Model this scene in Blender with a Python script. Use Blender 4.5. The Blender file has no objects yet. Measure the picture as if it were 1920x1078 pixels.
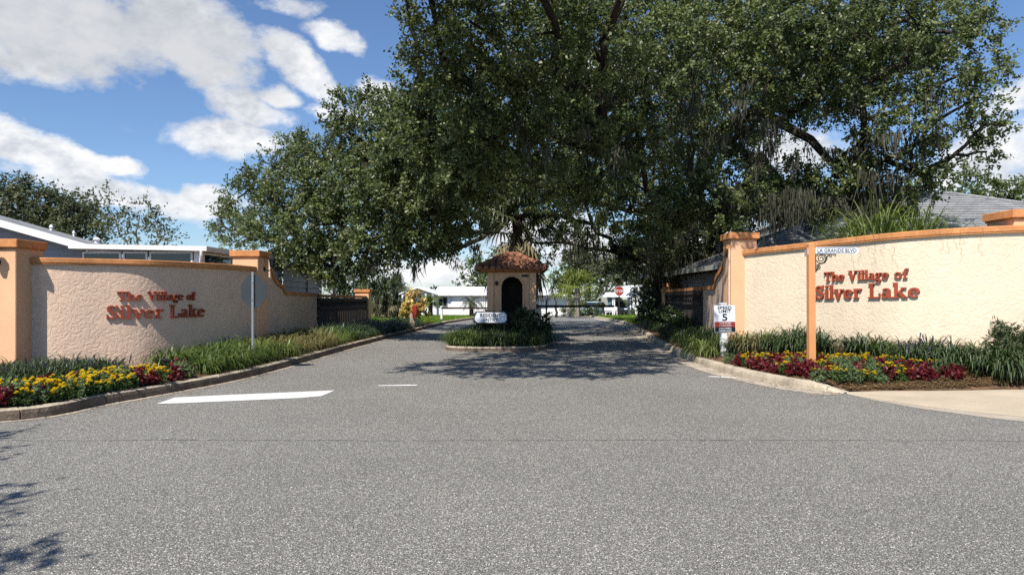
import bpy, math, random
import numpy as np
from math import radians, sin, cos, pi, sqrt, atan2
from mathutils import Vector, Matrix
from mathutils.bvhtree import BVHTree

rnd = random.Random(7)
rng = np.random.default_rng(11)
scene = bpy.context.scene
COL = scene.collection

# ---------------------------------------------------------------- survey of the place
F, CX, HZ, EYE = 1387.0, 960.0, 556.0, 1.45      # focal length in photo pixels, image centre, horizon row, eye height


def P(px, py, Y):
    """world point seen at photo pixel (px, py) at depth Y"""
    return Vector(((px - CX) / F * Y, Y, EYE + (HZ - py) / F * Y))


def g(y):
    """height of the ground: level through the gate, falling gently behind it"""
    return 0.0 if y < 40 else -0.0143 * (y - 40)


def G(px, py, h=0.0):
    """point on the level ground seen at photo pixel"""
    Y = (EYE - h) * F / (py - HZ)
    if Y > 40:
        Y = (EYE - h - 0.0143 * 40) / ((py - HZ) / F - 0.0143)
    return Vector(((px - CX) / F * Y, Y, g(Y) + h))


# ---------------------------------------------------------------- mesh builder
class MB:
    def __init__(self):
        self.v, self.f, self.m, self.uv = [], [], [], None

    def add(self, verts, faces, mi=0):
        b = len(self.v)
        self.v += [tuple(p) for p in verts]
        self.f += [tuple(i + b for i in q) for q in faces]
        self.m += [mi] * len(faces)
        return self

    def quad(self, a, b, c, d, mi=0):
        return self.add([a, b, c, d], [(0, 1, 2, 3)], mi)

    def hexa(self, p, mi=0):
        return self.add(p, [(3, 2, 1, 0), (4, 5, 6, 7), (0, 1, 5, 4), (1, 2, 6, 5), (2, 3, 7, 6), (3, 0, 4, 7)], mi)

    def box(self, x0, x1, y0, y1, z0, z1, mi=0, bev=0.0):
        if bev <= 0:
            return self.hexa([(x0, y0, z0), (x1, y0, z0), (x1, y1, z0), (x0, y1, z0),
                              (x0, y0, z1), (x1, y0, z1), (x1, y1, z1), (x0, y1, z1)], mi)
        b = bev
        ring = lambda s, z: [(x0 + s, y0 + b + s * 0, z) for _ in ()]
        def oct_(i, z):
            c = b
            return [(x0 + i + c, y0 + i, z), (x1 - i - c, y0 + i, z), (x1 - i, y0 + i + c, z), (x1 - i, y1 - i - c, z),
                    (x1 - i - c, y1 - i, z), (x0 + i + c, y1 - i, z), (x0 + i, y1 - i - c, z), (x0 + i, y0 + i + c, z)]
        rows = [oct_(0, z0), oct_(0, z1 - b), oct_(b * .7, z1)]
        vs = sum(rows, [])
        fs = [tuple(range(7, -1, -1))]
        for r in range(2):
            for k in range(8):
                a, c = r * 8 + k, r * 8 + (k + 1) % 8
                fs.append((a, c, c + 8, a + 8))
        fs.append(tuple(range(16, 24)))
        return self.add(vs, fs, mi)

    def obox(self, o, ux, uy, uz, mi=0):
        """box from corner o with edge vectors"""
        o, ux, uy, uz = Vector(o), Vector(ux), Vector(uy), Vector(uz)
        return self.hexa([o, o + ux, o + ux + uy, o + uy, o + uz, o + ux + uz, o + ux + uy + uz, o + uy + uz], mi)

    def tube(self, pts, rad, n=8, cap=True, mi=0):
        pts = [Vector(p) for p in pts]
        if not isinstance(rad, (list, tuple)):
            rad = [rad] * len(pts)
        vs, up = [], None
        for i, p in enumerate(pts):
            t = (pts[min(i + 1, len(pts) - 1)] - pts[max(i - 1, 0)])
            t = t.normalized() if t.length > 1e-9 else Vector((0, 0, 1))
            if up is None:
                up = t.orthogonal().normalized()
            up = up - t * up.dot(t)
            up = up.normalized() if up.length > 1e-6 else t.orthogonal().normalized()
            sd = t.cross(up)
            for k in range(n):
                a = 2 * pi * k / n
                vs.append(p + (up * cos(a) + sd * sin(a)) * rad[i])
        fs = []
        for i in range(len(pts) - 1):
            for k in range(n):
                a, b = i * n + k, i * n + (k + 1) % n
                fs.append((a, b, b + n, a + n))
        if cap:
            fs.append(tuple(range(n - 1, -1, -1)))
            fs.append(tuple(range((len(pts) - 1) * n, len(pts) * n)))
        return self.add(vs, fs, mi)

    def prism(self, poly, o, ux, uy, uz, mi=0):
        """polygon (a, b) in plane o + a*ux + b*uy pushed along uz (front face at o + uz)"""
        o, ux, uy, uz = Vector(o), Vector(ux), Vector(uy), Vector(uz)
        n = len(poly)
        a = [o + ux * p[0] + uy * p[1] for p in poly]
        b = [p + uz for p in a]
        fs = [tuple(range(n - 1, -1, -1)), tuple(range(n, 2 * n))]
        fs += [(i, (i + 1) % n, (i + 1) % n + n, i + n) for i in range(n)]
        return self.add(a + b, fs, mi)

    def ball(self, c, r, n=8, m=6, sq=1.0, mi=0):
        vs, fs = [], []
        for j in range(m + 1):
            t = pi * j / m
            for k in range(n):
                a = 2 * pi * k / n
                vs.append((c[0] + r * sin(t) * cos(a), c[1] + r * sin(t) * sin(a), c[2] + r * sq * cos(t)))
        for j in range(m):
            for k in range(n):
                a, b = j * n + k, j * n + (k + 1) % n
                fs.append((a, a + n, b + n, b))
        return self.add(vs, fs, mi)

    def grid(self, rows, mi=0):
        n = len(rows[0])
        vs = [p for r in rows for p in r]
        fs = [(i * n + j, i * n + j + 1, (i + 1) * n + j + 1, (i + 1) * n + j) for i in range(len(rows) - 1) for j in range(n - 1)]
        return self.add(vs, fs, mi)

    def build(self, name, mats, parent=None, smooth=False):
        me = bpy.data.meshes.new(name)
        off = parent_loc(parent) if parent is not None else Vector((0, 0, 0))
        me.from_pydata([(p[0] - off.x, p[1] - off.y, p[2] - off.z) for p in self.v], [], self.f)
        mats = mats if isinstance(mats, (list, tuple)) else [mats]
        for m in mats:
            me.materials.append(m)
        if len(mats) > 1:
            me.polygons.foreach_set('material_index', self.m)
        if smooth:
            me.polygons.foreach_set('use_smooth', [True] * len(me.polygons))
        me.update()
        o = bpy.data.objects.new(name, me)
        COL.objects.link(o)
        if parent is not None:
            o.parent = parent
        return o


def parent_loc(o):
    v = Vector((0, 0, 0))
    while o is not None:
        v += o.location
        o = o.parent
    return v


def np_mesh(name, V, quads, mat, parent=None, tint=None, smooth=False, local=False):
    """big mesh of quads from numpy arrays, with a per-face tint"""
    me = bpy.data.meshes.new(name)
    V = np.asarray(V, np.float32)
    if parent is not None and not local:
        V = V - np.array(parent_loc(parent), np.float32)
    Q = np.asarray(quads, np.int32)
    me.vertices.add(len(V)); me.vertices.foreach_set('co', V.ravel())
    me.loops.add(Q.size); me.loops.foreach_set('vertex_index', Q.ravel())
    me.polygons.add(len(Q)); me.polygons.foreach_set('loop_start', np.arange(0, Q.size, Q.shape[1], dtype=np.int32))
    if tint is not None:
        at = me.attributes.new('tint', 'FLOAT', 'FACE')
        at.data.foreach_set('value', np.asarray(tint, np.float32))
    for m in (mat if isinstance(mat, (list, tuple)) else [mat]):
        me.materials.append(m)
    if smooth:
        me.polygons.foreach_set('use_smooth', np.ones(len(Q), bool))
    me.update(calc_edges=True)
    o = bpy.data.objects.new(name, me)
    COL.objects.link(o)
    if parent is not None:
        o.parent = parent
    return o


def tag(o, label=None, cat=None, group=None, kind=None):
    if label: o['label'] = label
    if cat: o['category'] = cat
    if group: o['group'] = group
    if kind: o['kind'] = kind
    return o


def thing(name, label, cat, loc=(0, 0, 0), group=None):
    o = bpy.data.objects.new(name, None)
    o.empty_display_size = .2
    COL.objects.link(o)
    o.location = loc
    return tag(o, label, cat, group)


def struct(name, mb, mat, smooth=False):
    return tag(mb.build(name, mat, None, smooth), kind='structure')


def copy_tree(o, parent=None):
    c = o.copy()
    COL.objects.link(c)
    if parent is not None:
        c.parent = parent
    for ch in list(o.children):
        copy_tree(ch, c)
    return c


# ---------------------------------------------------------------- materials
def nodes_of(m):
    m.use_nodes = True
    nt = m.node_tree
    nt.nodes.clear()
    out = nt.nodes.new('ShaderNodeOutputMaterial')
    return nt, out


def lk(nt, a, b):
    nt.links.new(a, b)


def noise(nt, vec, scale, detail=3, rough=.55):
    n = nt.nodes.new('ShaderNodeTexNoise')
    n.inputs['Scale'].default_value = scale
    n.inputs['Detail'].default_value = detail
    n.inputs['Roughness'].default_value = rough
    if vec is not None: lk(nt, vec, n.inputs['Vector'])
    return n.outputs['Fac']


def ramp(nt, fac, stops):
    r = nt.nodes.new('ShaderNodeValToRGB')
    els = r.color_ramp.elements
    while len(els) < len(stops): els.new(.5)
    for e, (p, c) in zip(els, stops):
        e.position = p
        e.color = (c[0], c[1], c[2], 1) if isinstance(c, (tuple, list)) else (c, c, c, 1)
    lk(nt, fac, r.inputs['Fac'])
    return r.outputs['Color']


def mathn(nt, op, a, b=None, c=None, clamp=False):
    n = nt.nodes.new('ShaderNodeMath'); n.operation = op; n.use_clamp = clamp
    for i, x in enumerate((a, b, c)):
        if x is None: continue
        if isinstance(x, (int, float)): n.inputs[i].default_value = x
        else: lk(nt, x, n.inputs[i])
    return n.outputs[0]


def mixc(nt, fac, a, b, mode='MIX'):
    n = nt.nodes.new('ShaderNodeMix'); n.data_type = 'RGBA'; n.blend_type = mode
    for k, x in ((0, fac), (6, a), (7, b)):
        if isinstance(x, (int, float)): n.inputs[k].default_value = x
        elif isinstance(x, (tuple, list)): n.inputs[k].default_value = (x[0], x[1], x[2], 1)
        else: lk(nt, x, n.inputs[k])
    return n.outputs[2]


def sc(c, k): return tuple(min(1, x * k) for x in c)


def M(name, col, rough=.8, var=.12, scale=3., bump=0., bscale=60., spec=.3, col2=None, metal=0., fine=0., fscale=80., dist=.01, bdetail=3):
    m = bpy.data.materials.new(name)
    nt, out = nodes_of(m)
    tc = nt.nodes.new('ShaderNodeTexCoord').outputs['Object']
    p = nt.nodes.new('ShaderNodeBsdfPrincipled')
    c = ramp(nt, noise(nt, tc, scale, 5, .62), [(.3, sc(col, 1 - var)), (.7, col2 if col2 else sc(col, 1 + var))])
    if fine:
        c = mixc(nt, 1.0, c, ramp(nt, noise(nt, tc, fscale, 2, .7), [(.25, 1 - fine), (.75, 1 + fine)]), 'MULTIPLY')
    lk(nt, c, p.inputs['Base Color'])
    p.inputs['Roughness'].default_value = rough
    p.inputs['Specular IOR Level'].default_value = spec
    p.inputs['Metallic'].default_value = metal
    if bump:
        b = nt.nodes.new('ShaderNodeBump')
        b.inputs['Strength'].default_value = bump
        b.inputs['Distance'].default_value = dist
        lk(nt, noise(nt, tc, bscale, bdetail, .6), b.inputs['Height'])
        lk(nt, b.outputs['Normal'], p.inputs['Normal'])
    lk(nt, p.outputs[0], out.inputs['Surface'])
    return m


def leafmat(name, dark, light, rough=.45, trans=.25, spec=.5):
    m = bpy.data.materials.new(name)
    nt, out = nodes_of(m)
    at = nt.nodes.new('ShaderNodeAttribute'); at.attribute_name = 'tint'
    c = ramp(nt, at.outputs['Fac'], [(0., dark), (1., light)])
    p = nt.nodes.new('ShaderNodeBsdfPrincipled')
    lk(nt, c, p.inputs['Base Color'])
    p.inputs['Roughness'].default_value = rough
    p.inputs['Specular IOR Level'].default_value = spec
    t = nt.nodes.new('ShaderNodeBsdfTranslucent')
    lk(nt, mixc(nt, 1., c, (1.25, 1.3, .6), 'MULTIPLY'), t.inputs['Color'])
    mx = nt.nodes.new('ShaderNodeMixShader'); mx.inputs[0].default_value = trans
    lk(nt, p.outputs[0], mx.inputs[1]); lk(nt, t.outputs[0], mx.inputs[2])
    lk(nt, mx.outputs[0], out.inputs['Surface'])
    return m


def stucco(name, col, heavy=1.0):
    """trowelled stucco: swirled ridges as bump, slight stains"""
    m = bpy.data.materials.new(name)
    nt, out = nodes_of(m)
    tc = nt.nodes.new('ShaderNodeTexCoord').outputs['Object']
    p = nt.nodes.new('ShaderNodeBsdfPrincipled')
    big = ramp(nt, noise(nt, tc, .9, 5, .6), [(.25, sc(col, .9)), (.75, sc(col, 1.06))])
    mp = nt.nodes.new('ShaderNodeMapping'); mp.inputs['Scale'].default_value = (2.2, 2.2, .35)
    lk(nt, tc, mp.inputs['Vector'])
    st = ramp(nt, noise(nt, mp.outputs[0], 2.5, 5, .7), [(.52, 1.0), (.8, .86)])
    lk(nt, mixc(nt, .7, big, st, 'MULTIPLY'), p.inputs['Base Color'])
    p.inputs['Roughness'].default_value = .9
    p.inputs['Specular IOR Level'].default_value = .15
    n1 = nt.nodes.new('ShaderNodeTexNoise')
    n1.inputs['Scale'].default_value = 7; n1.inputs['Detail'].default_value = 4; n1.inputs['Roughness'].default_value = .55
    n1.inputs['Distortion'].default_value = 2.2
    lk(nt, tc, n1.inputs['Vector'])
    h = ramp(nt, n1.outputs['Fac'], [(.40, 0.), (.52, .75), (.62, .85), (.66, .2)])
    h2 = noise(nt, tc, 55, 3, .6)
    hh = mathn(nt, 'ADD', h, mathn(nt, 'MULTIPLY', h2, .12))
    b = nt.nodes.new('ShaderNodeBump')
    b.inputs['Strength'].default_value = .45 * heavy
    b.inputs['Distance'].default_value = .012
    lk(nt, hh, b.inputs['Height']); lk(nt, b.outputs['Normal'], p.inputs['Normal'])
    lk(nt, p.outputs[0], out.inputs['Surface'])
    return m


def asphalt():
    m = bpy.data.materials.new('asphalt')
    nt, out = nodes_of(m)
    tc = nt.nodes.new('ShaderNodeTexCoord').outputs['Object']
    p = nt.nodes.new('ShaderNodeBsdfPrincipled')
    fine = ramp(nt, noise(nt, tc, 125, 2, .75), [(.34, .025), (.46, .11), (.55, .215), (.67, .66)])
    vo = nt.nodes.new('ShaderNodeTexVoronoi'); vo.inputs['Scale'].default_value = 95
    lk(nt, tc, vo.inputs['Vector'])
    sep = nt.nodes.new('ShaderNodeSeparateColor'); lk(nt, vo.outputs['Color'], sep.inputs[0])
    stones = ramp(nt, sep.outputs[0], [(0., .42), (.55, .85), (.82, 1.15), (1., 2.4)])
    c = mixc(nt, .8, fine, stones, 'MULTIPLY')
    mid = ramp(nt, noise(nt, tc, 42, 3, .75), [(.3, .74), (.7, 1.26)])
    c = mixc(nt, 1., c, mid, 'MULTIPLY')
    big = ramp(nt, noise(nt, tc, .35, 5, .6), [(.3, .90), (.7, 1.1)])
    c = mixc(nt, 1., c, big, 'MULTIPLY')
    # worn wheel tracks running through the gate: smooth darker bands with ragged edges
    sx = nt.nodes.new('ShaderNodeSeparateXYZ'); lk(nt, tc, sx.inputs[0])
    X, Y = sx.outputs[0], sx.outputs[1]
    wob = noise(nt, tc, 1.3, 5, .6); wob2 = noise(nt, tc, 9, 3, .7)
    def seam(expr, width, lo, hi):
        d = mathn(nt, 'ABSOLUTE', expr)
        s = ramp(nt, mathn(nt, 'DIVIDE', d, width), [(.5, 1.), (1., 0.)])
        brk = ramp(nt, wob2, [(lo, 0.), (hi, 1.)])
        return mathn(nt, 'MULTIPLY', s, brk)
    yy = mathn(nt, 'ADD', mathn(nt, 'SUBTRACT', Y, 7.47), mathn(nt, 'MULTIPLY', mathn(nt, 'SUBTRACT', wob, .5), .22))
    far = ramp(nt, X, [(0, 1), (1, 1)])
    s1 = seam(yy, .02, .36, .5)
    # an oblique crack running off the seam towards the gate
    dd = mathn(nt, 'SUBTRACT', mathn(nt, 'ADD', mathn(nt, 'MULTIPLY', X, -1.05), mathn(nt, 'MULTIPLY', wob, .3)), mathn(nt, 'SUBTRACT', Y, 5.3))
    dd = mathn(nt, 'ADD', Y, mathn(nt, 'ADD', mathn(nt, 'MULTIPLY', X, -1.9), mathn(nt, 'MULTIPLY', wob, .35)))
    s2 = seam(mathn(nt, 'SUBTRACT', dd, 11.75), .03, .5, .6)
    lim = mathn(nt, 'MULTIPLY', mathn(nt, 'GREATER_THAN', Y, 7.4), mathn(nt, 'LESS_THAN', Y, 9.6))
    s2 = mathn(nt, 'MULTIPLY', s2, lim)
    cr = mathn(nt, 'MAXIMUM', s1, s2, clamp=True)
    c = mixc(nt, mathn(nt, 'MULTIPLY', cr, .75), c, (.03, .03, .032))
    lk(nt, mixc(nt, 1., c, (1.05, 1.01, .90), 'MULTIPLY'), p.inputs['Base Color'])
    p.inputs['Roughness'].default_value = .85
    p.inputs['Specular IOR Level'].default_value = .3
    b = nt.nodes.new('ShaderNodeBump'); b.inputs['Strength'].default_value = .5; b.inputs['Distance'].default_value = .004
    lk(nt, noise(nt, tc, 95, 2, .75), b.inputs['Height']); lk(nt, b.outputs['Normal'], p.inputs['Normal'])
    lk(nt, p.outputs[0], out.inputs['Surface'])
    return m


def worn_paint(name, col, under):
    m = bpy.data.materials.new(name)
    nt, out = nodes_of(m)
    tc = nt.nodes.new('ShaderNodeTexCoord').outputs['Object']
    p = nt.nodes.new('ShaderNodeBsdfPrincipled')
    w = ramp(nt, noise(nt, tc, 45, 4, .75), [(.33, 1.), (.44, 0.)])
    c = mixc(nt, w, ramp(nt, noise(nt, tc, 3, 3), [(.3, sc(col, .9)), (.7, col)]), under)
    lk(nt, c, p.inputs['Base Color'])
    p.inputs['Roughness'].default_value = .7
    lk(nt, p.outputs[0], out.inputs['Surface'])
    return m


MT = {}
MT['asphalt'] = asphalt()
MT['paint'] = worn_paint('road_paint', (.72, .72, .69), (.2, .2, .19))
MT['cream'] = stucco('cream_stucco', (.80, .66, .49))
MT['pink'] = stucco('pinkish_stucco', (.76, .56, .42), 1.15)
MT['peach'] = M('peach_stucco', (.74, .45, .265), .9, .07, 1.2, .35, 30, .15)
MT['trim'] = M('orange_trim', (.56, .25, .10), .9, .2, 2.2, .3, 40, .12, fine=.16, fscale=16)
MT['postpaint'] = M('orange_post', (.66, .30, .12), .6, .08, 2.5, .1, 60)
MT['red'] = M('red_letter', (.33, .064, .029), .5, .15, 4)
MT['concrete'] = M('kerb_concrete', (.42, .36, .27), .95, .32, 2.2, .6, 22, .1, fine=.22, fscale=30, dist=.02)
MT['painted_shade'] = M('kerb_painted_shade', (.15, .115, .085), .95, .4, 3, .6, 25, .1, fine=.3, fscale=28, dist=.02)  # darker kerb concrete: shade of the kerb faces put into the colour
MT['walk'] = M('sidewalk_concrete', (.46, .39, .285), .95, .14, .9, .3, 60, .1, fine=.12, fscale=45)
MT['gutter'] = M('gutter_concrete', (.40, .35, .28), .95, .25, 2, .4, 40, .1, fine=.25, fscale=50)
MT['mulch'] = M('pine_mulch', (.12, .07, .042), 1., .45, 5, 1., 45, .05, col2=(.24, .15, .09), fine=.5, fscale=40, dist=.03)
MT['straw'] = M('pine_straw', (.33, .20, .11), 1., .3, 8, 1., 60, .05, fine=.45, fscale=50, dist=.03)
MT['soil'] = M('soil', (.09, .10, .045), 1., .4, .3, .8, 12, .05, fine=.3, fscale=8)
MT['lawn'] = M('lawn_turf', (.11, .16, .03), 1., .3, .5, .6, 40, .05, fine=.3, fscale=14)
MT['white'] = M('white_paint', (.80, .80, .79), .55, .04, 2)
MT['whiteroof'] = M('white_metal_roof', (.82, .82, .82), .5, .05, 1)
MT['sidegrey'] = M('grey_siding', (.30, .315, .34), .6, .06, 2)
MT['sidedark'] = M('sage_siding', (.36, .38, .34), .6, .08, 2)
MT['shingle'] = M('grey_shingle', (.24, .245, .25), .95, .22, 1.5, .7, 30, .1, fine=.35, fscale=14, dist=.02)
MT['glass'] = M('dark_glass', (.012, .016, .02), .05, .1, 1, spec=.7)
MT['black'] = M('black_metal', (.014, .014, .015), .45, .2, 4)
MT['iron'] = M('dark_iron', (.03, .026, .024), .6, .3, 4)
MT['fencewood'] = M('weathered_fence', (.055, .043, .036), .9, .35, 5, .3, 40)
MT['galv'] = M('galvanised_steel', (.36, .38, .40), .45, .12, 5, metal=.6)
MT['signback'] = M('sign_back', (.035, .046, .053), .6, .12, 3)
MT['signwhite'] = M('sign_white', (.72, .76, .80), .4, .03, 3)
MT['signred'] = M('sign_red', (.30, .035, .025), .4, .06, 3)
MT['signblack'] = M('sign_black', (.018, .02, .022), .4, .1, 3)
MT['tile'] = M('clay_tile', (.19, .065, .038), .85, .5, 6, .4, 30, col2=(.36, .18, .11))
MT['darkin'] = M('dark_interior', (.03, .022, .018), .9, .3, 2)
MT['bark'] = M('oak_bark', (.05, .042, .034), 1., .4, 4, 1., 14, .05, fine=.4, fscale=20, dist=.04)
MT['palebark'] = M('pale_bark', (.26, .23, .19), 1., .3, 5, 1., 18, .05)
MT['moss'] = leafmat('spanish_moss', (.045, .046, .034), (.13, .13, .095), .9, .25, .1)
MT['oakleaf'] = leafmat('oak_leaf', (.030, .048, .016), (.205, .245, .090), .43, .32, .45)
MT['bgleaf'] = leafmat('far_leaf', (.05, .065, .03), (.165, .17, .09), .5, .25, .3)
MT['brightleaf'] = leafmat('bright_leaf', (.07, .11, .015), (.24, .28, .05), .5, .35, .3)
MT['midleaf'] = leafmat('mid_leaf', (.05, .08, .02), (.15, .19, .06), .5, .3, .3)
MT['shrub'] = leafmat('shrub_leaf', (.025, .045, .014), (.08, .115, .035), .45, .2, .4)
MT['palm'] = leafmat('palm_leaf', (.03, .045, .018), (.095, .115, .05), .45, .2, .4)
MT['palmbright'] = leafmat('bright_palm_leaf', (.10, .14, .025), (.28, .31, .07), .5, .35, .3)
MT['deadpalm'] = leafmat('dead_palm_leaf', (.13, .115, .065), (.34, .30, .19), .9, .25, .1)
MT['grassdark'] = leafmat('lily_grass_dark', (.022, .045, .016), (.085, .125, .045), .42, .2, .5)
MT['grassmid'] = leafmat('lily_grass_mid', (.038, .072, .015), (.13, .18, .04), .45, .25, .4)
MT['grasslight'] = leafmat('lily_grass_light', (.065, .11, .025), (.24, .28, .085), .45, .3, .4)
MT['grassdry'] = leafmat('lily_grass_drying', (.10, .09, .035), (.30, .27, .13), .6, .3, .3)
MT['spike'] = leafmat('purple_spike', (.045, .042, .075), (.11, .10, .16), .7, .1, .2)
MT['marileaf'] = leafmat('marigold_leaf', (.03, .06, .015), (.105, .16, .045), .6, .25, .3)
MT['yellow'] = leafmat('yellow_petal', (.84, .52, .015), (.90, .74, .05), .7, .2, .2)
MT['redleaf'] = leafmat('crimson_leaf', (.06, .008, .010), (.22, .022, .030), .5, .2, .4)
MT['silverleaf'] = leafmat('silver_leaf', (.07, .115, .045), (.19, .25, .12), .7, .2, .2)
MT['croton'] = leafmat('croton_leaf', (.42, .22, .05), (.75, .66, .28), .5, .25, .3)
MT['lawnblade'] = leafmat('lawn_blade', (.09, .16, .02), (.22, .31, .05), .6, .3, .2)
MT['strawblade'] = leafmat('straw_blade', (.14, .08, .04), (.42, .29, .15), .9, .15, .1)
MT['carblue'] = M('pale_blue_paint', (.35, .44, .56), .3, .04, 2, spec=.5)
MT['tyre'] = M('tyre_rubber', (.02, .02, .02), .9, .2, 5)

# ---------------------------------------------------------------- camera, sun, sky
cam = bpy.data.cameras.new('camera')
cam.sensor_width = 36; cam.lens = F / 1920 * 36
cam.shift_y = (HZ - 539) / 1920
cam.clip_start = .05; cam.clip_end = 3000
co = bpy.data.objects.new('camera', cam); COL.objects.link(co)
co.location = (0, 0, EYE); co.rotation_euler = (radians(90), 0, 0)
scene.camera = co

SUN_EL, SUN_AZ = 51.5, 208.0          # azimuth clockwise from +Y: behind and to the left of the viewer
se, sa = radians(SUN_EL), radians(SUN_AZ)
SUN = Vector((sin(sa) * cos(se), cos(sa) * cos(se), sin(se)))
ld = bpy.data.lights.new('sun', 'SUN'); ld.energy = 5.0; ld.angle = radians(.5); ld.color = (1., .94, .86)
lo = bpy.data.objects.new('sun', ld); COL.objects.link(lo)
lo.rotation_euler = SUN.to_track_quat('Z', 'Y').to_euler()

w = bpy.data.worlds.new('World'); scene.world = w; w.use_nodes = True
nt = w.node_tree; nt.nodes.clear()
wo = nt.nodes.new('ShaderNodeOutputWorld'); bg = nt.nodes.new('ShaderNodeBackground')
sky = nt.nodes.new('ShaderNodeTexSky'); sky.sky_type = 'NISHITA'; sky.sun_disc = False
sky.sun_elevation = se; sky.sun_rotation = sa
sky.altitude = 0; sky.air_density = 1.0; sky.dust_density = .3; sky.ozone_density = 2.2
gen = nt.nodes.new('ShaderNodeTexCoord').outputs['Generated']
sx = nt.nodes.new('ShaderNodeSeparateXYZ'); lk(nt, gen, sx.inputs[0])
az = mathn(nt, 'ARCTAN2', sx.outputs[0], sx.outputs[1])
el = mathn(nt, 'ARCSINE', sx.outputs[2])
nz = nt.nodes.new('ShaderNodeTexNoise'); nz.inputs['Scale'].default_value = 9; nz.inputs['Detail'].default_value = 6
lk(nt, gen, nz.inputs['Vector'])
cb = nt.nodes.new('ShaderNodeCombineXYZ'); lk(nt, az, cb.inputs[0]); lk(nt, el, cb.inputs[1])
vm = nt.nodes.new('ShaderNodeVectorMath'); vm.operation = 'SUBTRACT'; lk(nt, nz.outputs['Color'], vm.inputs[0]); vm.inputs[1].default_value = (.5, .5, .5)
vs = nt.nodes.new('ShaderNodeVectorMath'); vs.operation = 'SCALE'; lk(nt, vm.outputs[0], vs.inputs[0]); vs.inputs['Scale'].default_value = .085
va = nt.nodes.new('ShaderNodeVectorMath'); va.operation = 'ADD'; lk(nt, cb.outputs[0], va.inputs[0]); lk(nt, vs.outputs[0], va.inputs[1])
vflat = nt.nodes.new('ShaderNodeVectorMath'); vflat.operation = 'MULTIPLY'; lk(nt, va.outputs[0], vflat.inputs[0]); vflat.inputs[1].default_value = (1, 1, 0)


def azel(px, py):
    return math.atan((px - CX) / F), math.atan((HZ - py) / sqrt(F * F + (px - CX) ** 2))


# cumulus banks: (photo px, py, half width, half height, tilt in degrees, weight)
CLOUDS = [(120, 45, 240, 100, -8, 1.05), (340, 55, 170, 95, -15, 1.05), (60, 105, 110, 45, -20, .8), (390, 125, 105, 75, -35, .95), (-100, 30, 200, 110, 0, 1.), (540, 5, 80, 26, -5, .55), (620, 72, 75, 28, -22, .85),
          (556, 125, 105, 40, -38, .95), (515, 172, 40, 28, 10, .9), (448, 195, 100, 46, -20, .95), (440, 268, 128, 42, -2, 1.05),
          (80, 280, 165, 52, -12, 1.), (235, 298, 60, 30, -5, .9), (250, 362, 240, 46, -9, 1.05), (610, 205, 80, 24, -15, .6),
          (700, 190, 70, 40, -10, .7), (1860, 290, 150, 80, 10, 1.05), (1900, 165, 90, 40, 15, .6), (1890, 330, 120, 50, 0, .9),
          (820, 505, 150, 45, 0, .9), (700, 545, 120, 22, 0, .6), (960, 440, 110, 60, 0, .8), (1100, 460, 160, 60, 0, .8),
          (1350, 440, 160, 60, 0, .9), (1500, 280, 110, 60, 0, .85), (1150, 130, 200, 60, 0, .6), (1380, 60, 120, 40, 0, .5),
          (2400, 300, 400, 120, 0, 1.), (-500, 250, 400, 140, 0, 1.)]
field = None
for (px, py, rx, ry, tilt, wt) in CLOUDS:
    a, e = azel(px, py)
    k = cos(a)
    mp = nt.nodes.new('ShaderNodeMapping'); mp.vector_type = 'TEXTURE'
    mp.inputs['Location'].default_value = (a, e, 0)
    mp.inputs['Rotation'].default_value = (0, 0, radians(tilt))
    mp.inputs['Scale'].default_value = (rx / F * k * 1.13, ry / F * k * 1.13, 1)
    lk(nt, vflat.outputs[0], mp.inputs['Vector'])
    gr = nt.nodes.new('ShaderNodeTexGradient'); gr.gradient_type = 'SPHERICAL'
    lk(nt, mp.outputs[0], gr.inputs[0])
    v = mathn(nt, 'MULTIPLY', gr.outputs['Fac'], wt)
    field = v if field is None else mathn(nt, 'SMOOTH_MAX', field, v, .04)
ms = nt.nodes.new('ShaderNodeMapping'); ms.inputs['Scale'].default_value = (1, 1, 1.7); lk(nt, gen, ms.inputs['Vector'])
n1 = noise(nt, ms.outputs[0], 14, 12, .66)
n2 = noise(nt, ms.outputs[0], 6, 8, .6)
dens = mathn(nt, 'ADD', mathn(nt, 'MULTIPLY', field, 1.15), mathn(nt, 'ADD', mathn(nt, 'MULTIPLY', n1, 1.5), mathn(nt, 'MULTIPLY', n2, .75)))
alpha = ramp(nt, mathn(nt, 'MULTIPLY', dens, .5), [(.655, 0.), (.735, .36), (.80, .78), (.89, 1.)])
alpha = mathn(nt, 'MULTIPLY', alpha, ramp(nt, field, [(.0, 0.), (.16, 1.)]))
puff = ramp(nt, noise(nt, ms.outputs[0], 13, 10, .66), [(.38, (5.6, 5.9, 6.5)), (.48, (7.4, 7.6, 7.9)), (.58, (8.9, 8.9, 8.9))])
a, e = azel(215, 55)
mp = nt.nodes.new('ShaderNodeMapping'); mp.vector_type = 'TEXTURE'
mp.inputs['Location'].default_value = (a, e, 0); mp.inputs['Rotation'].default_value = (0, 0, radians(-8)); mp.inputs['Scale'].default_value = (.27, .105, 1)
lk(nt, vflat.outputs[0], mp.inputs['Vector'])
gr = nt.nodes.new('ShaderNodeTexGradient'); gr.gradient_type = 'SPHERICAL'; lk(nt, mp.outputs[0], gr.inputs[0])
shade = ramp(nt, mathn(nt, 'ADD', gr.outputs['Fac'], mathn(nt, 'MULTIPLY', mathn(nt, 'SUBTRACT', n1, .5), .9)), [(.12, 0.), (.5, 1.)])
body = mixc(nt, mathn(nt, 'MULTIPLY', shade, .62), puff, (4.3, 4.5, 4.9))
skyc = mixc(nt, 1., sky.outputs[0], (.84, .98, 1.18), 'MULTIPLY')
mixed = mixc(nt, alpha, skyc, body)
lk(nt, mixed, bg.inputs['Color'])
bg.inputs['Strength'].default_value = .088
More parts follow.
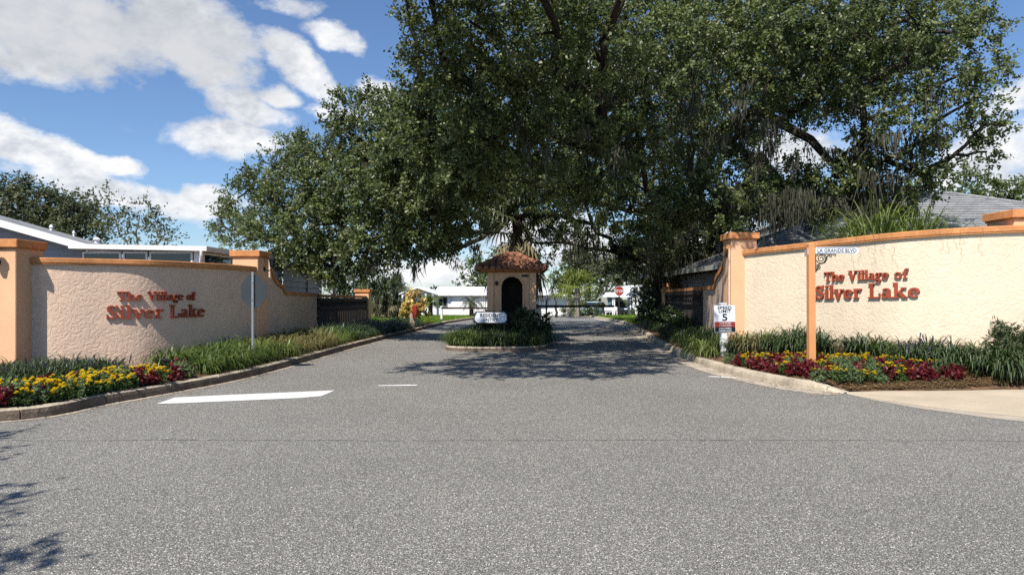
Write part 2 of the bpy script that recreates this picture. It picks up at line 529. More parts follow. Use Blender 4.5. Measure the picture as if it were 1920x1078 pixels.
lk(nt, bg.outputs[0], wo.inputs['Surface'])
scene.view_settings.view_transform = 'Standard'
scene.view_settings.look = 'None'
scene.view_settings.exposure = .4
scene.view_settings.gamma = 1
scene.render.engine = 'CYCLES'
scene.cycles.max_bounces = 5
scene.cycles.diffuse_bounces = 1
scene.cycles.use_denoising = False

# ================================================================ THE SETTING
def catmull(pts, n=8):
    pts = [Vector(p) for p in pts]
    q = [pts[0] * 2 - pts[1]] + pts + [pts[-1] * 2 - pts[-2]]
    out = []
    for i in range(1, len(q) - 2):
        for k in range(n):
            t = k / n
            a, b, c, d = q[i - 1], q[i], q[i + 1], q[i + 2]
            out.append(.5 * ((2 * b) + (c - a) * t + (2 * a - 5 * b + 4 * c - d) * t * t + (3 * b - a - 3 * c + d) * t ** 3))
    out.append(pts[-1])
    return out


def side_normals(pts, s=1):
    out = []
    for i in range(len(pts)):
        t = pts[min(i + 1, len(pts) - 1)] - pts[max(i - 1, 0)]
        n = Vector((-t.y, t.x)).normalized() * s
        out.append(n)
    return out


# kerb lines on plan (foot of the kerb face), walked away from the viewer
LK = [Vector(p) for p in [(-30, 5.0), (-16, 6.2), (-9, 7.5), (-5.93, 8.57), (-5.46, 9.96), (-5.1, 11.3), (-4.82, 12.6), (-4.66, 14.4), (-4.58, 17),
                          (-4.52, 20), (-4.4, 23), (-4.2, 27), (-3.9, 32), (-3.45, 40), (-3.1, 47), (-2.6, 58), (-2.2, 67)]]
RK = [Vector(p) for p in [(4.95, 11.05), (4.56, 11.6), (4.33, 12.4), (4.14, 13.4), (4.03, 14.6), (4.03, 16.6), (4.2, 19.5), (4.5, 23.8), (5.1, 29), (5.75, 37),
                          (6.1, 44), (6.5, 55), (6.9, 66)]]
LKd, RKd = catmull(LK, 10), catmull(RK, 10)


def add_rows(pts, ys):
    return pts


# ground to the horizon
gr = MB()
xs = [-700, -200, -60, -20, 0, 20, 60, 200, 700]
ys = [-120, 0, 40, 75, 110, 200, 900]
gr.grid([[(x, y, max(g(y), -2.3) - .05) for x in xs] for y in ys])
struct('ground', gr, MT['soil'])

rd = MB()
xs = [-60, -30, -12, -6, -3, 0, 3, 6, 12, 30, 60]
for y0, y1 in ((-30, 7), (7, 12), (12, 20), (20, 40)):
    pass
ys = [-30, 0, 7, 12, 20, 30, 40, 50, 67]
rd.grid([[(x, y, g(y)) for x in xs] for y in ys])
ys2 = [67, 70, 73.5]
rd.grid([[(x, y, g(y)) for x in (-90, -60, -30, -12, -6, -3, 0, 3, 6, 12, 30, 60, 90)] for y in ys2])
struct('road', rd, MT['asphalt'])


def kerb(name, pts, s, h=.135, wd=.17, mat='concrete', z=g, taper=0.0, joints=9, painted_shade=False):
    nr = side_normals(pts, s)
    prof = [(0., -.02), (.008, h * .55), (.022, h * .88), (.05, h), (wd, h), (wd + .005, -.02)]
    rows = []
    for i, (p, n) in enumerate(zip(pts, nr)):
        k = 1.0 if not taper else min(1., .12 + (i / taper))
        wv = .006 * sin(i * 1.7) + .004 * sin(i * .37)
        if joints and i % joints == joints // 2 and 0 < i < len(pts) - 1:
            t = (pts[i + 1] - pts[i]).normalized()
            for dt, dz, do in ((-.012, 0, 0), (-.006, -.03, .014), (.006, -.03, .014), (.012, 0, 0)):
                rows.append([(p.x + t.x * dt + n.x * (o + wv + (do if o < .1 else 0)), p.y + t.y * dt + n.y * (o + wv + (do if o < .1 else 0)), z(p.y) + (hh * k + (dz if hh > .05 else 0) if hh > 0 else hh)) for o, hh in prof])
            continue
        rows.append([(p.x + n.x * (o + wv), p.y + n.y * (o + wv), z(p.y) + hh * (k if hh > 0 else 1)) for o, hh in prof])
    mb = MB().grid(rows)
    if painted_shade:
        mb.m = [1 if (q % (len(prof) - 1)) < 2 else 0 for q in range(len(mb.f))]  # road-side face strips take the darker colour that stands for shade
    return struct(name, mb, [MT[mat], MT['painted_shade']] if painted_shade else MT[mat], smooth=False)


kerb('kerb_left', LKd, 1, painted_shade=True)
kerb('kerb_right', RKd, -1, taper=9.)


def strip_sheet(name, pts, s, o0, o1, z, mat):
    nr = side_normals(pts, s)
    mb = MB().grid([[(p.x + n.x * o, p.y + n.y * o, g(p.y) + z) for o in (o0, o1)] for p, n in zip(pts, nr)])
    return struct(name, mb, MT[mat])


strip_sheet('gutter_right', RKd, -1, -.34, .02, .004, 'gutter')
strip_sheet('gutter_left', LKd, 1, -.10, .02, .004, 'gutter')

# ---- wall lines on plan (front faces)
LW = catmull([Vector(p) for p in [(-9.0, 13.55), (-8.5, 13.66), (-7.92, 13.98), (-7.15, 14.55), (-6.62, 15.5), (-6.26, 16.7), (-6.12, 17.9)]], 12)
RW = catmull([Vector(p) for p in [(5.27, 17.12), (5.66, 16.4), (6.25, 15.4), (6.72, 14.5), (7.25, 13.75), (8.15, 13.22), (9.2, 13.05), (10.2, 13.15)]], 12)


def rise(p):  # the right-hand ground and wall climb gently away from the gate
    return 2.5 + .026 * ((p.x - 5.27) + (17.1 - p.y)) * .95


# ---- beds
lb = MB()
nrL = side_normals(LKd, 1)
iL = [i for i, p in enumerate(LKd) if p.y < 37.5]
rows = []
for i in iL:
    p, n = LKd[i], nrL[i]
    a = Vector((p.x + n.x * .15, p.y + n.y * .15))
    r = []
    for k, (t, z) in enumerate([(0, .125), (.02, .15), (.05, .16), (.09, .12), (.15, .05), (.4, .02), (1, .0)]):
        q = a + Vector((-20, 6)) * t
        r.append((q.x, q.y, z + .015 * sin(q.x * 5 + q.y * 3) * (1 if 0 < k < 4 else 0)))
    rows.append(r)
lb.grid(rows)
bedL = struct('bed_left', lb, MT['mulch'])

rb = MB()
nrR = side_normals(RKd, -1)
iR = [i for i, p in enumerate(RKd) if p.y < 37.5]
# matching wall line for the mound: the sign wall, then the wing wall towards the gate pillar
backline = [Vector(p) for p in [(10.4, 12.5), (10.0, 12.75), (9.2, 12.85), (8.2, 13.0), (7.3, 13.5), (6.6, 14.5), (5.6, 16.2), (5.2, 17.3), (5.75, 22), (6.4, 29), (6.8, 34), (7.6, 39)]]
bl = catmull(backline, 8)
fr = [Vector((8.6, 11.2)), Vector((7.2, 11.15)), Vector((6.1, 11.1)), Vector((5.4, 11.12))] + [RKd[i] + nrR[i] * .15 for i in iR]
def resample(pts, n):
    d = [0]
    for a, b in zip(pts, pts[1:]): d.append(d[-1] + (b - a).length)
    out = []
    for k in range(n):
        t = d[-1] * k / (n - 1)
        j = max(0, min(len(pts) - 2, next((i for i in range(len(d) - 1) if d[i + 1] >= t), len(pts) - 2)))
        u = (t - d[j]) / max(1e-9, d[j + 1] - d[j])
        out.append(pts[j].lerp(pts[j + 1], u))
    return out
# pair by fractions chosen so that the mound rises square to the kerb
def pair(frp, blp, n):
    A = resample(frp, n); B = resample(blp, n)
    return A, B
frA = resample(fr[:4] + [q for q in fr[4:] if q.y < 16.9], 40) ; blA = resample([q for q in bl if q.y < 17.25], 40)
frB = resample([q for q in fr[4:] if q.y >= 16.6], 40); blB = resample([q for q in bl if q.y >= 17.0], 40)
A = frA + frB; B = blA + blB
def zedge(p):
    if p.x > 4.95 and p.y < 11.5: return .03
    return .125
rows = []
for a, b in zip(A, B):
    far = max(0, min(1, (a.y - 20) / 12))
    top = .46 * (1 - far) + .22 * far
    r = []
    z0 = zedge(a)
    for t in (0, .08, .2, .35, .55, .75, 1., 1.25, 2.2):
        q = a + (b - a) * t
        s = min(t, 1)
        s = s * s * (3 - 2 * s)
        r.append((q.x, q.y, z0 + (top - z0) * s + (.012 * sin(q.x * 6 + q.y * 4) if 0 < t < 1 else 0)))
    rows.append(r)
rb.grid(rows)
bedR = struct('bed_right', rb, MT['mulch'])
# level ground behind the right wall
struct('ground_behind_wall', MB().grid([[(x, y, .44 - .004 * max(0, y - 20)) for x in (8.4, 14, 24, 34)] for y in (14.4, 20, 40)]), MT['soil'])


def bvh(o):
    me = o.data
    return BVHTree.FromPolygons([v.co.copy() for v in me.vertices], [tuple(p.vertices) for p in me.polygons])


BL, BR = bvh(bedL), bvh(bedR)


def on_bed(px, py, tree):
    d = Vector(((px - CX) / F, 1, (HZ - py) / F)).normalized()
    h = tree.ray_cast(Vector((0, 0, EYE)), d)
    return h[0]


def bed_z(x, y, tree, default=.1):
    h = tree.ray_cast(Vector((x, y, 5)), Vector((0, 0, -1)))
    return h[0].z if h[0] is not None else default


# pine straw patches (thin sheets of scattered needles on the mulch)
def needles(name, pts, mat, L=.16):
    n = len(pts)
    C = np.array(pts, np.float32)
    a = rng.uniform(0, 2 * pi, n); d = np.stack([np.cos(a), np.sin(a), rng.normal(0, .12, n)], 1) * (L * rng.uniform(.5, 1.2, n))[:, None]
    wv = np.stack([-np.sin(a), np.cos(a), np.zeros(n)], 1) * .005
    V = np.stack([C - d / 2 - wv, C - d / 2 + wv, C + d / 2 + wv, C + d / 2 - wv], 1).reshape(-1, 3)
    Q = np.arange(4 * n).reshape(n, 4)
    o = np_mesh(name, V, Q, mat, None, rng.uniform(0, 1, n))
    return tag(o, kind='stuff')


def poly_pts(poly, n, tree):
    out = []
    x0, x1 = min(p[0] for p in poly), max(p[0] for p in poly); y0, y1 = min(p[1] for p in poly), max(p[1] for p in poly)
    def inside(x, y):
        c = False
        for i in range(len(poly)):
            (ax, ay), (bx, by) = poly[i], poly[i - 1]
            if (ay > y) != (by > y) and x < (bx - ax) * (y - ay) / (by - ay) + ax: c = not c
        return c
    tries = 0
    while len(out) < n and tries < n * 40:
        tries += 1
        x, y = rnd.uniform(x0, x1), rnd.uniform(y0, y1)
        if not inside(x, y): continue
        h = on_bed(x, y, tree)
        if h is not None: out.append(h)
    return out


pts = [p + Vector((0, 0, rnd.uniform(.004, .035))) for p in poly_pts([(215, 690), (350, 690), (350, 705), (215, 720), (60, 715)], 3000, BL)]
pts += [p + Vector((0, 0, rnd.uniform(.004, .03))) for p in poly_pts([(1255, 640), (1330, 668), (1345, 690), (1275, 662)], 1500, BR)]
pts += [p + Vector((0, 0, rnd.uniform(.004, .04))) for p in poly_pts([(1780, 700), (1919, 690), (1919, 722), (1700, 730), (1590, 732), (1560, 715)], 3500, BR)]
pts += [p + Vector((0, 0, rnd.uniform(.004, .03))) for p in poly_pts([(1340, 690), (1400, 695), (1560, 722), (1700, 722), (1800, 690), (1560, 690)], 2500, BR)]
tag(needles('pine_straw', pts, MT['strawblade']), 'scattered dry brown pine straw mulch on the planting beds', 'mulch')

# sidewalk with a dropped edge
sw = MB()
near = [Vector(p) for p in [(4.97, 10.98), (5.24, 10.1), (5.7, 9.35), (6.3, 8.75), (7.2, 8.2), (9, 7.6), (14, 7.0), (30, 6.4)]]
farp = [Vector(p) for p in [(4.99, 11.03), (5.6, 11.12), (6.4, 11.1), (7.2, 11.15), (8.0, 11.2), (9.6, 11.1), (14, 10.6), (30, 10.0)]]
nd, fd = resample(catmull(near, 6), 40), resample(catmull(farp, 6), 40)
rows = []
for i, (a, b) in enumerate(zip(nd, fd)):
    k = min(1, i / 18)
    rows.append([(a.x + (b.x - a.x) * t, a.y + (b.y - a.y) * t, z) for t, z in ((0, .006), (.10, .012 + .03 * k), (.22, .02 + .06 * k), (.6, .03 + .07 * k), (1, .03 + .07 * k))])
sw.grid(rows)
struct('sidewalk', sw, MT['walk'])
struct('gutter_sidewalk', MB().grid([[(a.x + (b.x - a.x) * t, a.y + (b.y - a.y) * t, .004) for t in (-.16, .02)] for a, b in zip(nd, fd)]), MT['gutter'])
struct('verge_right', MB().grid([[(b.x, b.y - .01, .05), (b.x + .6, b.y + 6, .3)] for b in fd[18:]]), MT['straw'])

# painted stop line and a stray dash
def sheet(pix, name, mat, z=.005):
    q = [G(*p) for p in pix]
    return struct(name, MB().add([(p.x, p.y, z) for p in q], [tuple(range(len(q)))]), MT[mat])
sheet([(293, 757.5), (345, 756), (460, 751), (560, 746.5), (603, 742.8), (628, 732), (560, 735), (440, 740), (328, 745.5)], 'stop_line', 'paint')
sheet([(709, 724), (780, 723.4), (784, 721.6), (765, 721.4), (709, 722.6)], 'lane_dash', 'paint')
sheet([(1326, 706.5), (1380, 708.8), (1384, 707.6), (1330, 705)], 'lane_dash', 'paint')

# centre island
isl = [(-1.72, 20.6), (-1.80, 20.1), (-1.6, 19.72), (-1.2, 19.55), (-.5, 19.5), (.3, 19.62), (.75, 19.95), (.98, 20.6), (1.06, 22), (1.2, 26), (1.35, 31), (1.5, 38), (1.2, 39.6), (0, 40), (-1.2, 39.5), (-1.5, 38), (-1.65, 32), (-1.7, 26), (-1.72, 22)]
isd = catmull([Vector(p) for p in isl + [isl[0]]], 6)[:-1]
cen = Vector((-.2, 28))
rows = []
for k, p in enumerate(isd + [isd[0]]):
    d = (cen - p).normalized()
    wv = .012 * sin(k * 2.3) * (1 if k % 3 else -1)
    rows.append([(p.x + d.x * (o + wv), p.y + d.y * (o + wv), z) for o, z in ((0, -.02), (.01, .09), (.03, .12), (.17, .125), (.175, .07))])
km = MB().grid(rows)
km.m = [1 if (q % 4 < 1) else 0 for q in range(len(km.f))]  # outer face in the painted shade colour, dimming the island kerb
struct('kerb_island', km, [MT['concrete'], MT['painted_shade']])
im = MB()
im.add([(p.x + (cen - p).normalized().x * .16, p.y + (cen - p).normalized().y * .16, .10) for p in isd] + [(cen.x, cen.y, .14)],
       [(i, (i + 1) % len(isd), len(isd)) for i in range(len(isd))])
struct('bed_island', im, MT['mulch'])

# lawns beyond the gate walls
for nm, line, nr_, s in (('lawn_left', LKd, nrL, -1), ('lawn_right', RKd, nrR, 1)):
    rows = []
    for p, n in zip(line, nr_):
        if p.y < (35.5 if s < 0 else 35.5): continue
        a = Vector((p.x + n.x * .15, p.y + n.y * .15))
        rows.append([(a.x + s * o, a.y, g(a.y) + z) for o, z in ((0, .125), (.6, .15), (4, .16), (30, .14))])
    struct(nm, MB().grid(rows), MT['lawn'])
pts = []
for k in range(26000):
    y = rnd.uniform(36, 64); s = rnd.random() < .62
    line = LKd if s else RKd
    p = min(line, key=lambda q: abs(q.y - y)) if k % 40 == 0 or True else None
    o = rnd.uniform(.2, 7)
    x = p.x + (-o if s else o)
    pts.append((x, y, g(y) + .14))
n = len(pts); Cp = np.array(pts, np.float32)
a = rng.uniform(0, 2 * pi, n); hh = rng.uniform(.05, .12, n)
wv = np.stack([np.cos(a), np.sin(a), np.zeros(n)], 1) * .02
tip = np.stack([rng.normal(0, .03, n), rng.normal(0, .03, n), hh], 1)
V = np.stack([Cp - wv, Cp + wv, Cp + wv * .3 + tip, Cp - wv * .3 + tip], 1).reshape(-1, 3)
tag(np_mesh('lawn_grass', V, np.arange(4 * n).reshape(n, 4), MT['lawnblade'], None, rng.uniform(0, 1, n)),
    'short sunlit green lawn grass beyond the gate', 'grass', kind='stuff')


# dry leaves and grit gathered along the kerbs
def litter(line, nrm, n, y0, y1, o0, o1):
    out = []
    idx = [i for i, p in enumerate(line) if y0 < p.y < y1]
    for _ in range(n):
        i = rnd.choice(idx); p, q = line[i], line[min(i + 1, len(line) - 1)]
        m = p.lerp(q, rnd.random()); o = o0 + (o1 - o0) * rnd.random() ** 2.2
        out.append(Vector((m.x - nrm[i].x * o, m.y - nrm[i].y * o, g(m.y) + .008)))
    return out
lit = litter(LKd, nrL, 700, 7, 30, .01, .5) + litter(RKd, nrR, 800, 11, 30, .01, .7)
lit += [Vector((rnd.uniform(-4.2, 4.0), rnd.uniform(13.5, 36), .006)) for _ in range(900)]
lit = [p for p in lit if not (-1.9 < p.x < 1.3 and p.y > 19.3)]
tag(needles('leaf_litter', lit, MT['strawblade'], .055), 'dry brown leaves and grit scattered along the kerbs', 'litter')

# ================================================================ LETTERING
def stroke(mb, pts, wid, depth, frame):
    """flat raised stroke: pts in letter units, frame(u, v, d) -> world"""
    pts = [Vector(p) for p in pts]
    if not isinstance(wid, (list, tuple)): wid = [wid] * len(pts)
    L, R = [], []
    for i, p in enumerate(pts):
        t = (pts[min(i + 1, len(pts) - 1)] - pts[max(i - 1, 0)]).normalized()
        n = Vector((-t.y, t.x)) * wid[i] * .5
        L.append(p + n); R.append(p - n)
    n = len(pts)
    vs = [frame(q.x, q.y, depth) for q in L] + [frame(q.x, q.y, depth) for q in R] + [frame(q.x, q.y, 0) for q in L] + [frame(q.x, q.y, 0) for q in R]
    fs = []
    for i in range(n - 1):
        fs.append((i, i + n, i + n + 1, i + 1))
        fs.append((i, i + 1, i + 1 + 2 * n, i + 2 * n))
        fs.append((i + n, i + 3 * n, i + 3 * n + 1, i + n + 1))
    fs.append((0, 2 * n, 3 * n, n)); fs.append((n - 1, 2 * n - 1, 4 * n - 1, 3 * n - 1))
    mb.add(vs, fs)


def arc(cx, cy, rx, ry, a0, a1, n=14):
    return [(cx + rx * cos(radians(a0 + (a1 - a0) * k / n)), cy + ry * sin(radians(a0 + (a1 - a0) * k / n))) for k in range(n + 1)]


def stress(a0, a1, thick, thin, n=14):
    return [thin + (thick - thin) * abs(cos(radians(a0 + (a1 - a0) * k / n))) ** 1.2 for k in range(n + 1)]


Vb = lambda x, y0, y1, w: ([(x, y0), (x, y1)], w)
Hb = lambda x0, x1, y, w: ([(x0, y), (x1, y)], w)
TH, TN, SF = .20, .10, .085
GLYPH = {
    'T': (.90, [Vb(.44, 0, 1, TH), Hb(.02, .86, .94, .12), Hb(.22, .66, .043, SF), Vb(.06, .70, .96, .09), Vb(.82, .70, .96, .09)]),
    'h': (.84, [Vb(.18, 0, 1, TH), Hb(.01, .37, .043, SF), Hb(.01, .2, .957, SF), (arc(.43, .42, .2, .21, 160, 0, 10), [.07, .09, .11, .12, .13, .14, .16, .18, .19, .19, .19]), Vb(.63, 0, .45, TH * .95), Hb(.47, .82, .043, SF)]),
    'e': (.70, [(arc(.34, .33, .245, .275, 8, 315, 18), stress(8, 315, .18, .10, 18)), Hb(.16, .6, .37, .085)]),
    'V': (.98, [([(.16, 1), (.49, 0)], TH), ([(.49, .0), (.79, 1)], TN), Hb(0, .36, .957, SF), Hb(.62, .97, .957, SF)]),
    'i': (.38, [Vb(.19, 0, .68, TH), Hb(.01, .37, .043, SF), Hb(.02, .2, .64, SF), (arc(.19, .88, .055, .055, 0, 360, 8), .11)]),
    'l': (.38, [Vb(.19, 0, 1, TH), Hb(.01, .37, .043, SF), Hb(.02, .2, .957, SF)]),
    'a': (.70, [(arc(.27, .19, .15, .15, 0, 360, 14), stress(0, 360, .15, .08)), Vb(.5, .02, .48, .18), (arc(.33, .47, .18, .15, 0, 165, 10), [.16, .15, .13, .11, .10, .09, .09, .1, .12, .13, .13]), Hb(.5, .7, .043, SF)]),
    'g': (.66, [(arc(.28, .44, .17, .19, 0, 360, 14), stress(0, 360, .15, .07)), (arc(.31, -.14, .23, .13, 0, 360, 16), stress(0, 360, .12, .09, 16)), ([(.17, .24), (.14, .1), (.3, .04), (.45, -.02)], [.08, .11, .12, .1]), ([(.42, .56), (.52, .63), (.63, .62)], [.06, .08, .11])]),
    'o': (.70, [(arc(.34, .33, .24, .28, 0, 360, 18), stress(0, 360, .19, .10, 18))]),
    'f': (.50, [Vb(.21, 0, .78, TH), (arc(.37, .78, .16, .17, 180, 40, 8), [.19, .18, .16, .14, .12, .1, .1, .13, .15]), Hb(.0, .46, .63, SF), Hb(.03, .42, .043, SF)]),
    'S': (.74, [([(.60, .74), (.52, .88), (.36, .94), (.2, .9), (.12, .77), (.16, .64), (.3, .55), (.46, .46), (.58, .36), (.61, .24), (.53, .11), (.36, .05), (.2, .1), (.10, .25)],
                [.08, .09, .11, .14, .18, .2, .2, .2, .2, .19, .14, .11, .1, .08]), Vb(.62, .66, 1, .075), Vb(.08, 0, .34, .075)]),
    'v': (.74, [([(.13, .68), (.37, 0)], TH * .95), ([(.37, 0), (.60, .68)], TN), Hb(0, .29, .64, SF), Hb(.46, .74, .64, SF)]),
    'r': (.60, [Vb(.19, 0, .68, TH), Hb(.01, .39, .043, SF), Hb(.02, .2, .64, SF), (arc(.43, .45, .17, .17, 165, 45, 8), [.07, .09, .11, .12, .13, .14, .16, .18, .19])]),
    'L': (.82, [Vb(.23, 0, 1, TH), Hb(.03, .43, .957, SF), Hb(.02, .78, .05, .1), Vb(.74, 0, .33, .09)]),
    'k': (.82, [Vb(.19, 0, 1, TH), Hb(.01, .37, .043, SF), Hb(.02, .2, .957, SF), ([(.26, .26), (.58, .63)], TN), ([(.36, .42), (.66, .04)], TH), Hb(.46, .76, .64, SF), Hb(.5, .83, .043, SF)]),
    ' ': (.42, []),
}


def text_width(t): return sum(GLYPH[c][0] for c in t)


def letters(mb, text, size, frame, u0, v0, stretch=1.0, depth=.035):
    u = u0
    for ci, c in enumerate(text):
        adv, strokes = GLYPH[c]
        for k, (pts, wd) in enumerate(strokes):
            uu = u
            fr_ = lambda a, b, d: frame(uu + a * size * stretch, v0 + b * size, d)
            wd2 = [x * .88 for x in wd] if isinstance(wd, (list, tuple)) else wd * .88
            stroke(mb, pts, wd2, depth + k * .0011, fr_)
        u += adv * size * stretch


def font_text(mb, body, size, o, ux, uy, depth=.004, xs=1.0, bold=0.0, mi=0, align='CENTER'):
    cu = bpy.data.curves.new('t', 'FONT')
    cu.body = body; cu.size = size; cu.align_x = align; cu.align_y = 'CENTER'; cu.offset = bold; cu.resolution_u = 3
    ob = bpy.data.objects.new('t', cu)
    me = bpy.data.meshes.new_from_object(ob)
    o, ux, uy = Vector(o), Vector(ux).normalized(), Vector(uy).normalized()
    nn = ux.cross(uy).normalized()
    ys_ = [v.co.y for v in me.vertices]; yc = (min(ys_) + max(ys_)) / 2
    mb.add([o + ux * v.co.x * xs + uy * (v.co.y - yc) + nn * depth for v in me.vertices], [tuple(p.vertices) for p in me.polygons], mi)
    bpy.data.objects.remove(ob); bpy.data.curves.remove(cu); bpy.data.meshes.remove(me)


# ================================================================ ENTRANCE WALLS
class Line2:
    def __init__(self, pts, s):
        self.p = pts; self.d = [0]
        for a, b in zip(pts, pts[1:]): self.d.append(self.d[-1] + (b - a).length)
        self.n = side_normals(pts, s)      # towards the road
    def at(self, t):
        d = self.d
        j = max(0, min(len(d) - 2, next((i for i in range(len(d) - 1) if d[i + 1] >= t), len(d) - 2)))
        u = (t - d[j]) / (d[j + 1] - d[j])
        return self.p[j].lerp(self.p[j + 1], u), self.n[j].lerp(self.n[j + 1], u).normalized()
    def at_px(self, px):
        k = (px - CX) / F
        best = min(range(2000), key=lambda i: abs((lambda q: q.x / q.y - k)(self.at(self.d[-1] * i / 1999)[0])))
        return self.d[-1] * best / 1999


def curved_wall(line, base, top, thick, mat, parent, name='wall_panel'):
    rows = []
    prof = lambda p: [(0, base), (0, top(p)), (-thick, top(p)), (-thick, base)]
    for p, n in zip(line.p, line.n):
        rows.append([(p.x + n.x * o, p.y + n.y * o, z) for o, z in prof(p)])
    return MB().grid(rows).build(name, mat, parent)


def curved_coping(line, top, thick, hgt, over, mat, parent):
    rows = []
    for p, n in zip(line.p, line.n):
        t = top(p)
        pr = [(-thick / 2, t), (over, t - .001), (over, t + .015), (over + .012, t + .03), (over + .012, t + hgt - .012), (over, t + hgt), (-thick - over, t + hgt), (-thick - over, t), (-thick / 2, t)]
        rows.append([(p.x + n.x * o, p.y + n.y * o, z) for o, z in pr])
    mb = MB().grid(rows)
    mb.add(rows[0], [tuple(range(len(rows[0])))]); mb.add(rows[-1], [tuple(range(len(rows[-1])))[::-1]])
    return mb.build('coping', mat, parent)


def pillar(x0, x1, y0, y1, z0, z1, parent, capb=.055, caph=.14, name='pillar', mat='peach'):
    """square stuccoed pillar with a stepped cap"""
    p = MB().box(x0, x1, y0, y1, z0, z1 - caph, bev=.012).build(name, MT[mat], parent)
    c = MB()
    c.box(x0 - capb * .4, x1 + capb * .4, y0 - capb * .4, y1 + capb * .4, z1 - caph - .03, z1 - caph + .002, bev=.008)
    c.box(x0 - capb, x1 + capb, y0 - capb, y1 + capb, z1 - caph, z1, bev=.012)
    c.build('cap', MT['trim'], p)
    return p


def wing(pts, thick, base, mat, parent):
    """wall with a scrolled top: pts = (x, y, ztop); thick = 2-D vector away from the road"""
    rows = []
    for x, y, z in pts:
        rows.append([(x, y, base), (x, y, z), (x + thick[0], y + thick[1], z), (x + thick[0], y + thick[1], base)])
    wmb = MB().grid(rows)
    wmb.add(rows[0], [(0, 1, 2, 3)]); wmb.add(rows[-1], [(3, 2, 1, 0)])
    wp = wmb.build('wing_wall', mat, parent)
    # coping: offset the profile square to itself in the plane of the wall
    s = [0]
    for a, b in zip(pts, pts[1:]): s.append(s[-1] + sqrt((b[0] - a[0]) ** 2 + (b[1] - a[1]) ** 2))
    rows = []
    tl = Vector(thick).normalized(); ov = .045
    for i, (x, y, z) in enumerate(pts):
        a, b = max(i - 1, 0), min(i + 1, len(pts) - 1)
        t = Vector((s[b] - s[a], pts[b][2] - pts[a][2])).normalized()
        n = Vector((-t.y, t.x)) * .10
        dirv = Vector((pts[b][0] - pts[a][0], pts[b][1] - pts[a][1])).normalized()
        p0 = Vector((x, y, z - .004)); p1 = Vector((x + dirv.x * n.x, y + dirv.y * n.x, z + n.y))
        f = Vector((-tl.x * ov, -tl.y * ov, 0)); k = Vector((thick[0] + tl.x * ov, thick[1] + tl.y * ov, 0))
        rows.append([p0 + f, p1 + f, p1 + k, p0 + k, p0 + f])
    c = MB().grid(rows)
    c.add(rows[0][:4], [(0, 1, 2, 3)]); c.add(rows[-1][:4], [(3, 2, 1, 0)])
    c.build('coping', MT['trim'], wp)
    return wp


def path_pt(px, A, B):
    k = (px - CX) / F
    t = (k * A[1] - A[0]) / ((B[0] - A[0]) - k * (B[1] - A[1]))
    return A[0] + t * (B[0] - A[0]), A[1] + t * (B[1] - A[1])


def smooth2(pts, n=5):
    return [tuple(v) for v in catmull([Vector(p) for p in pts], n)]


# ---- left
lw = thing('entrance_wall', 'curved stucco entrance wall with raised red lettering, half of it in shade', 'wall', (-7.2, 14.5, 0), 'entrance sign walls')
LL = Line2(LW, -1)
topL = lambda p: 2.05
curved_wall(LL, -.1, topL, .22, MT['pink'], lw)
curved_coping(LL, topL, .22, .115, .055, MT['trim'], lw)
pillar(-9.75, -8.82, 13.15, 13.92, -.1, 2.47, lw)
pillar(-6.66, -6.05, 17.62, 18.4, -.1, 2.55, lw)
def wall_frame(line, topf):
    def fr_(u, v, d):
        p, n = line.at(u)
        return Vector((p.x + n.x * d, p.y + n.y * d, v))
    return fr_
def sign_lines(line, parent, zoff, a, b, c, d, z1, z2, z1b=0, z2b=0):
    """two raised lines of lettering between photo columns a..b and c..d"""
    for text, pa, pb, zz, tilt in (('The Village of', a, b, z1, z1b), ('Silver Lake', c, d, z2, z2b)):
        ua, ub = line.at_px(pa), line.at_px(pb)
        size = zz[1]
        st = (ub - ua) / (text_width(text) * size)
        mb = MB()
        def frame(u, v, dd, line=line, ua=ua, tilt=tilt):
            p, n = line.at(u)
            return Vector((p.x + n.x * dd, p.y + n.y * dd, v + tilt * (u - ua)))
        letters(mb, text, size, frame, ua, zz[0], st, .045)
        mb.build('lettering', MT['red'], parent)
sign_lines(LL, lw, 0, 219, 365, 198, 383, (1.373, .175), (1.022, .262))
A_, B_ = (-6.12, 18.4), (-7.05, 26.8)
prof = [(506.5, 484), (507, 500), (509, 512), (513.5, 524), (520, 532), (527, 536.5), (530.5, 541), (533, 547), (537, 549.5), (545, 550), (570, 551.2), (594, 552.4)]
wp = []
for px, py in smooth2(prof, 4):
    x, y = path_pt(px, A_, B_)
    wp.append((x, y, EYE + (HZ - py) / F * y - .05))
wing(wp, (-.2, -.02), -.1, MT['peach'] if False else MT['pink'], lw)

# ---- right
rw = thing('entrance_wall', 'sunlit cream stucco entrance wall with raised red lettering behind the orange sign post', 'wall', (7.2, 14.5, .4), 'entrance sign walls')
RL = Line2(RW, 1)
if RL.n[10].x > 0: RL.n = [-q for q in RL.n]
topR = lambda p: rise(p) - .11
curved_wall(RL, .2, topR, .22, MT['cream'], rw)
curved_coping(RL, topR, .22, .125, .05, MT['trim'], rw)
pillar(5.03, 5.62, 16.98, 17.62, .2, 2.92, rw)
pillar(8.95, 9.75, 13.18, 13.95, .3, 3.0, rw)
sign_lines(RL, rw, 0, 1547, 1704, 1530, 1727, (1.757, .19), (1.39, .285), .016, .02)
A_, B_ = (5.08, 17.6), (5.85, 22.6)
prof = [(1366, 462), (1362.5, 476), (1359, 490), (1354, 505), (1347.5, 515), (1343.5, 524), (1342, 534), (1339, 538.5), (1330, 539.5), (1318, 540.5)]
wp = []
for px, py in smooth2(prof, 4):
    x, y = path_pt(px, A_, B_)
    wp.append((x, y, EYE + (HZ - py) / F * y - .05))
wp.sort(key=lambda q: q[1])
wing(wp, (.2, -.02), .1, MT['pink'], rw)


